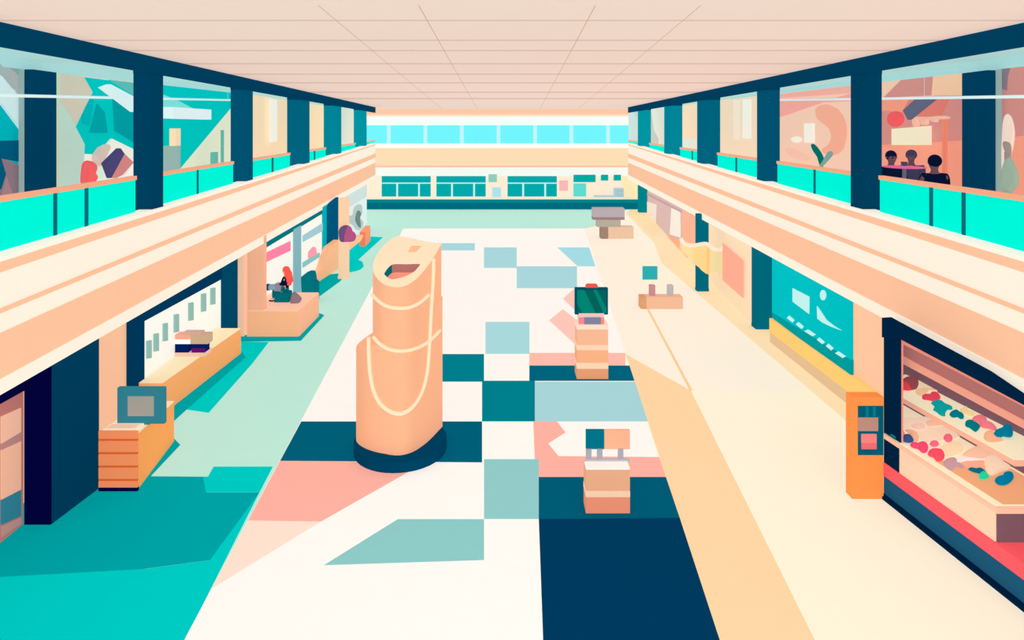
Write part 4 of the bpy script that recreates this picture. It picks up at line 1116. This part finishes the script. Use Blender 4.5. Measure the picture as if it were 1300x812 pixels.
m.prism([sp(0, Yf, .655), sp(0, YJ, .655), sp(0, YJ, zj), sp(0, Yf, zk)], -ns*.06, '#00223F'); m.build('jamb', stl)
# inner end wall of the stall
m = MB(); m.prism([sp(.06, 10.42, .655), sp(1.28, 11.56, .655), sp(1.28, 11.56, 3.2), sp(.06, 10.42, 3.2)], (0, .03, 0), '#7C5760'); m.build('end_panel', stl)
def zl(px, py, off=0): return S(px, py, SO(off))
# lintel follows the fascia line
m = MB(); q = [zl(1119.5, 402.5), zl(1390, 553), zl(1390, 565), zl(1300, 512), zl(1143, 430.5), zl(1119.5, 430.5)]
m.prism([zl(x_, y_, -.16) for x_, y_ in ((1119.5, 403), (1600, 668), (1600, 700), (1300, 514), (1143, 430.5), (1119.5, 428))], -ns*.2, '#00223F'); m.build('lintel', stl)
# salmon inner frame + mauve back
m = MB(); q = [zl(1143, 430.5, .02), zl(1300, 512, .02), zl(1600, 681, .02), zl(1600, 690, .02), zl(1300, 516.5, .02), zl(1145.5, 436, .02), zl(1145.5, 600, .02), zl(1143, 598, .02)]
m.prism(q, -ns*.02, '#F08E7C'); m.build('inner_frame', stl)
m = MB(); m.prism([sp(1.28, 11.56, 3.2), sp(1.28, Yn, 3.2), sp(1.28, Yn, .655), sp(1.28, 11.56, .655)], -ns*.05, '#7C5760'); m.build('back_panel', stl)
m = MB(); m.prism([zl(1145, 437, .25), zl(1300, 517, .25), zl(1600, 691, .25), zl(1600, 728, .25), zl(1300, 542, .25), zl(1145, 458, .25)], -ns*.06, '#B5706A'); m.build('valance', stl)
m = MB(); m.prism([zl(1145, 452, .22), zl(1300, 534, .22), zl(1600, 708, .22), zl(1600, 719, .22), zl(1300, 544, .22), zl(1145, 461, .22)], -ns*.09, '#F29F88'); m.build('valance_rail', stl)
# lower tray
Ycor = SB/((1263-CX)/F+.155)
ZT = 1.22
m = MB()
tray = [sp(-.0, Yf, 0), sp(0, Ycor, 0), sp(.42, Ycor-.0, 0), sp(.9, Ycor, 0), sp(.9, Yf, 0)]
cor = zl(1263, 643); 
m.prism([sp(0, YJ+.02, ZT-.09), sp(0, Ycor, ZT-.09), sp(0, Ycor, .655), sp(0, YJ+.02, .655)], -ns*.85, '#FDD0AF'); m.build('counter_front', stl)
m = MB(); sbox(m, Ycor-.06, Yf-.01, ZT-.10, ZT-.02, -.03, .9, '#FDC2A2')
m.build('counter_edge', stl)
m = MB(); m.prism([sp(0, Ycor, ZT), sp(0, Yf-.02, ZT), sp(.1, Yf+.05, ZT), sp(1.27, 11.5, ZT), sp(1.27, Ycor, ZT)], (0, 0, -.02), '#FEEFC9'); m.build('tray', stl)
m = MB(); sbox(m, Ycor, Ycor+1.1, ZT, ZT+.006, .12, 1.2, '#F1AE7E'); m.build('tray_liner', stl)
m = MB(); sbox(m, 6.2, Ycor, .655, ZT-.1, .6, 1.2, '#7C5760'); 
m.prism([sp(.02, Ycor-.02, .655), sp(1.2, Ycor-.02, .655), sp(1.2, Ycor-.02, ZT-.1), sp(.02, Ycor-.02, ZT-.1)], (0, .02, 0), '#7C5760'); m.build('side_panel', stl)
# upper shelf
OU = .42
za_, zb_ = S(1143, 497, SO(OU)).z, S(1284, 587, SO(OU)).z
ZU = (za_+zb_)/2
Yu = SB and (SO(OU)[0]/((1288-CX)/F+.155))
Yuf = YJ
def shelf(m, z0, z1, o, col):
    m.prism([sp(o, Yu, z1), sp(o, 10.57, z1), sp(1.27, 11.33, z1), sp(1.27, Yu, z1)], (0, 0, z0-z1), col)
m = MB(); shelf(m, ZU-.11, ZU-.01, OU, '#FDB496'); m.build('shelf_edge', stl)
m = MB(); shelf(m, ZU-.01, ZU, OU-.01, '#FEEFC9'); m.build('upper_shelf', stl)

# goods: soft rounded foods, each its own thing
def good(pts, z, col, name, label, cat, h=.05):
    """outline in the 5.8x crop of the stall, lying on height z"""
    q = []
    for p in sm(pts, 4):
        px, py = p[0]/5.8+1120, p[1]/5.8+460
        q.append(G(px, py, z+.012))
    m = MB(); m.puff(q, (0, 0, 1), h, col, hb=.01, rings=4)
    return tag(m.build(name, smooth=True), label, cat)
GS, GT = ZU, ZT
U = 'on the upper stall shelf'; T = 'on the lower stall tray'
items = [
 ([(140, 120), (165, 85), (215, 62), (280, 75), (350, 120), (420, 160), (500, 205), (440, 215), (330, 200), (250, 190), (160, 150)], GS, '#FEE3B8', 'bread', 'large cream loaf at the far end of the upper stall shelf', 'food', .03),
 ([(130, 195), (135, 150), (165, 120), (210, 110), (255, 122), (272, 155), (258, 190), (215, 203), (160, 203)], GS, '#9C4C50', 'meat_joint', 'dark maroon joint at the far end of the upper stall shelf', 'food', .09),
 ([(130, 198), (135, 160), (160, 148), (195, 160), (210, 203), (165, 205)], GS+.03, '#E8464C', 'meat_joint', 'bright red cut in front of the maroon joint', 'food', .07),
 ([(245, 205), (300, 180), (400, 178), (500, 208), (430, 215), (380, 195), (310, 205), (290, 250), (255, 235)], GS, '#FBCFA0', 'pastry', 'curved tan pastry beside the red cut', 'food', .02),
 ([(292, 258), (300, 243), (325, 245), (350, 252), (358, 232), (380, 220), (410, 226), (430, 255), (415, 278), (385, 287), (340, 278), (305, 273)], GS, '#F0485E', 'fruit', 'crimson knobbly fruit on the upper shelf next to the turquoise one', 'fruit', .06),
 ([(360, 300), (385, 282), (430, 280), (465, 305), (512, 325), (515, 345), (480, 350), (465, 370), (462, 395), (430, 390), (400, 365), (375, 350), (385, 325)], GS, '#0FA6A4', 'vegetable', 'large turquoise knobbly vegetable on the upper shelf', 'vegetable', .06),
 ([(495, 385), (510, 362), (545, 350), (570, 365), (600, 385), (598, 412), (575, 415), (555, 402), (520, 405)], GS, '#007C8C', 'vegetable', 'small petrol bow shaped vegetable on the upper shelf', 'vegetable', .05),
 ([(570, 350), (600, 330), (620, 325), (635, 360), (680, 375), (670, 398), (630, 390), (590, 372)], GS, '#FEDFA0', 'pastry', 'pale yellow pastry behind the petrol vegetable', 'food', .04),
 ([(610, 455), (620, 430), (655, 425), (685, 440), (722, 462), (715, 485), (690, 510), (668, 500), (640, 480), (618, 472)], GS, '#007C84', 'vegetable', 'dark teal vegetable under the pink sausage shape, upper shelf', 'vegetable', .05),
 ([(662, 415), (690, 392), (735, 390), (770, 415), (768, 445), (820, 458), (845, 490), (835, 505), (790, 490), (740, 480), (715, 460), (710, 435), (675, 432)], GS+.02, '#FA8088', 'sausage', 'salmon pink sausage shape on the upper shelf', 'food', .06),
 ([(745, 545), (760, 515), (800, 500), (825, 520), (840, 555), (888, 572), (870, 580), (800, 588), (760, 575)], GS, '#FDBB90', 'pastry', 'orange pastry beside the big teal pear, upper shelf', 'food', .05),
 ([(820, 545), (830, 510), (880, 490), (900, 465), (940, 463), (963, 500), (955, 545), (920, 550), (890, 545), (850, 560)], GS+.02, '#0080A0', 'vegetable', 'big blue teal pear shaped vegetable near the end of the upper shelf', 'vegetable', .07),
 ([(35, 480), (50, 440), (90, 415), (180, 405), (250, 408), (330, 395), (400, 410), (440, 430), (540, 450), (600, 520), (560, 550), (480, 570), (380, 580), (300, 590), (250, 540), (150, 500), (80, 500)], GT, '#FEE3C4', 'bread', 'wide cream dough slab on the lower stall tray', 'food', .03),
 ([(320, 445), (345, 425), (400, 428), (470, 455), (400, 465), (345, 470)], GT+.04, '#FDCBAD', 'pastry', 'pale salmon pastry on the dough slab', 'food', .03),
 ([(215, 465), (250, 447), (300, 450), (320, 470), (300, 492), (240, 490)], GT+.04, '#FDD3C0', 'pastry', 'faint pink pastry on the dough slab, beside the salmon one', 'food', .02),
 ([(45, 500), (80, 500), (120, 515), (135, 545), (105, 558), (75, 545), (55, 525)], GT+.02, '#00888C', 'vegetable', 'teal leaf shape at the far end of the lower tray', 'vegetable', .05),
 ([(85, 490), (110, 480), (135, 490), (165, 515), (155, 545), (125, 545), (105, 515)], GT+.05, '#F9807C', 'sausage', 'coral sausage crossing the teal leaf shape', 'food', .05),
 ([(145, 555), (165, 535), (205, 535), (232, 572), (210, 590), (170, 588), (150, 575)], GT+.02, '#3E5488', 'fruit', 'slate blue fruit on the lower tray', 'fruit', .06),
 ([(165, 500), (215, 498), (262, 525), (268, 565), (245, 585), (220, 565), (205, 535)], GT+.01, '#FBBE98', 'pastry', 'peach roll beside the slate blue fruit', 'food', .05),
 ([(205, 610), (220, 592), (260, 600), (290, 588), (325, 592), (340, 625), (325, 660), (295, 665), (265, 640), (225, 628)], GT, '#FB4F76', 'fruit', 'hot pink knobbly fruit, largest pink one on the lower tray', 'fruit', .06),
 ([(350, 595), (375, 580), (410, 585), (417, 605), (395, 620), (362, 615)], GT+.02, '#F9758F', 'fruit', 'small pink fruit beside the hot pink knobbly one', 'fruit', .05),
 ([(450, 555), (465, 535), (500, 533), (518, 555), (510, 580), (480, 587), (460, 572)], GT+.03, '#FA7088', 'fruit', 'round pink fruit alone on the cream dough', 'fruit', .06),
 ([(335, 670), (355, 645), (400, 638), (445, 650), (460, 690), (440, 722), (400, 725), (375, 700), (345, 690)], GT+.01, '#FB5468', 'fruit', 'red heart shaped fruit near the lower tray edge', 'fruit', .07),
 ([(450, 735), (480, 708), (530, 700), (560, 730), (600, 765), (590, 778), (540, 770), (505, 795), (475, 775)], GT, '#C9A0A4', 'fish', 'mauve fish shape on the lower tray edge', 'food', .04),
 ([(540, 735), (575, 700), (640, 700), (740, 712), (700, 722), (620, 718), (570, 735)], GT+.02, '#FEF0EC', 'fish', 'thin white fish fillet beside the mauve fish', 'food', .03),
 ([(420, 640), (480, 590), (560, 585), (600, 620), (590, 660), (520, 690), (460, 690)], GT, '#FDE5B8', 'bread', 'cream bun between the red heart fruit and the round pink fruit', 'food', .04),
 ([(590, 680), (640, 640), (720, 610), (800, 620), (830, 670), (760, 705), (650, 700)], GT+.01, '#FDCDAE', 'bread', 'peach bread behind the white fish fillet', 'food', .04),
 ([(600, 745), (680, 720), (745, 722), (740, 775), (660, 778), (610, 765)], GT, '#FCB492', 'meat_joint', 'salmon fillet in front of the peach bread', 'food', .03),
 ([(760, 700), (840, 680), (900, 730), (950, 770), (880, 800), (800, 830), (760, 780)], GT+.01, '#FDE2C2', 'bread', 'pale cream dough piece near the tray corner', 'food', .04),
]
for it in items: good(*it)
def good5(pts, z, col, name, label, cat, h=.05):
    q = [G(p[0]/5.011+1120, p[1]/5.011+560, z+.012) for p in sm(pts, 4)]
    m = MB(); m.puff(q, (0, 0, 1), h, col, hb=.01, rings=4)
    tag(m.build(name, smooth=True), label, cat)
good5([(548, 180), (560, 170), (590, 178), (630, 172), (660, 195), (650, 215), (620, 205), (580, 195)], GT+.01, '#00708A', 'vegetable', 'blue teal bean pod near the tray corner', 'vegetable', .04)
good5([(615, 235), (622, 205), (645, 192), (668, 205), (680, 228), (650, 240)], GT+.02, '#20E0A4', 'vegetable', 'bright green leaf at the end of the blue teal bean pod', 'vegetable', .04)
good5([(715, 250), (730, 238), (765, 232), (775, 208), (805, 197), (832, 205), (835, 235), (810, 265), (775, 280), (735, 275)], GT+.01, '#0080A6', 'vegetable', 'big blue bean shaped vegetable at the near end of the lower tray', 'vegetable', .07)

# ================================================================== LIGHT
w = bpy.data.worlds.new('sky'); sc.world = w; w.use_nodes = True
bg = w.node_tree.nodes['Background']; bg.inputs[0].default_value = (1, 1, 1, 1); bg.inputs[1].default_value = 0.75
DC = 0.66
def sun(d, s):
    l = bpy.data.lights.new('fill_sun', 'SUN'); l.energy = s; l.angle = math.radians(20); l.color = (.96, 1.03, 1.09)
    l.use_shadow = False  # shadowless suns added as even fill, not fittings of the hall
    o = bpy.data.objects.new('fill_sun', l); COL.objects.link(o)
    o.rotation_euler = (-Vector(d)).to_track_quat('-Z', 'Y').to_euler(); o.location = (0, 10, 7.5)
for x in (-1, 1):
    sun((x, 0, 0), .40*DC)
    for y in (-1, 1):
        for z in (-1, 1): sun((x, y, z), DC*(1.0))
for a in (-1, 1): sun((0, a, 0), (.42 if a > 0 else .56)*DC); sun((0, 0, a), .42*DC)

# ================================================================== CAMERA
cam = bpy.data.cameras.new('camera'); co = bpy.data.objects.new('camera', cam); COL.objects.link(co)
co.location = (0, 0, EYE); co.rotation_euler = (math.radians(90), 0, 0)
cam.sensor_width = 36; cam.lens = F*36/1300
cam.shift_x = (650-CX)/1300; cam.shift_y = -(406-HY)/1300
cam.clip_end = 200; cam.clip_start = .05
sc.camera = co
vs_ = sc.view_settings
vs_.view_transform = 'Standard'; vs_.look = 'None'; vs_.exposure = 0; vs_.gamma = 1; vs_.use_curve_mapping = False
sc.cycles.max_bounces = 3; sc.cycles.diffuse_bounces = 1
sc.cycles.use_denoising = True
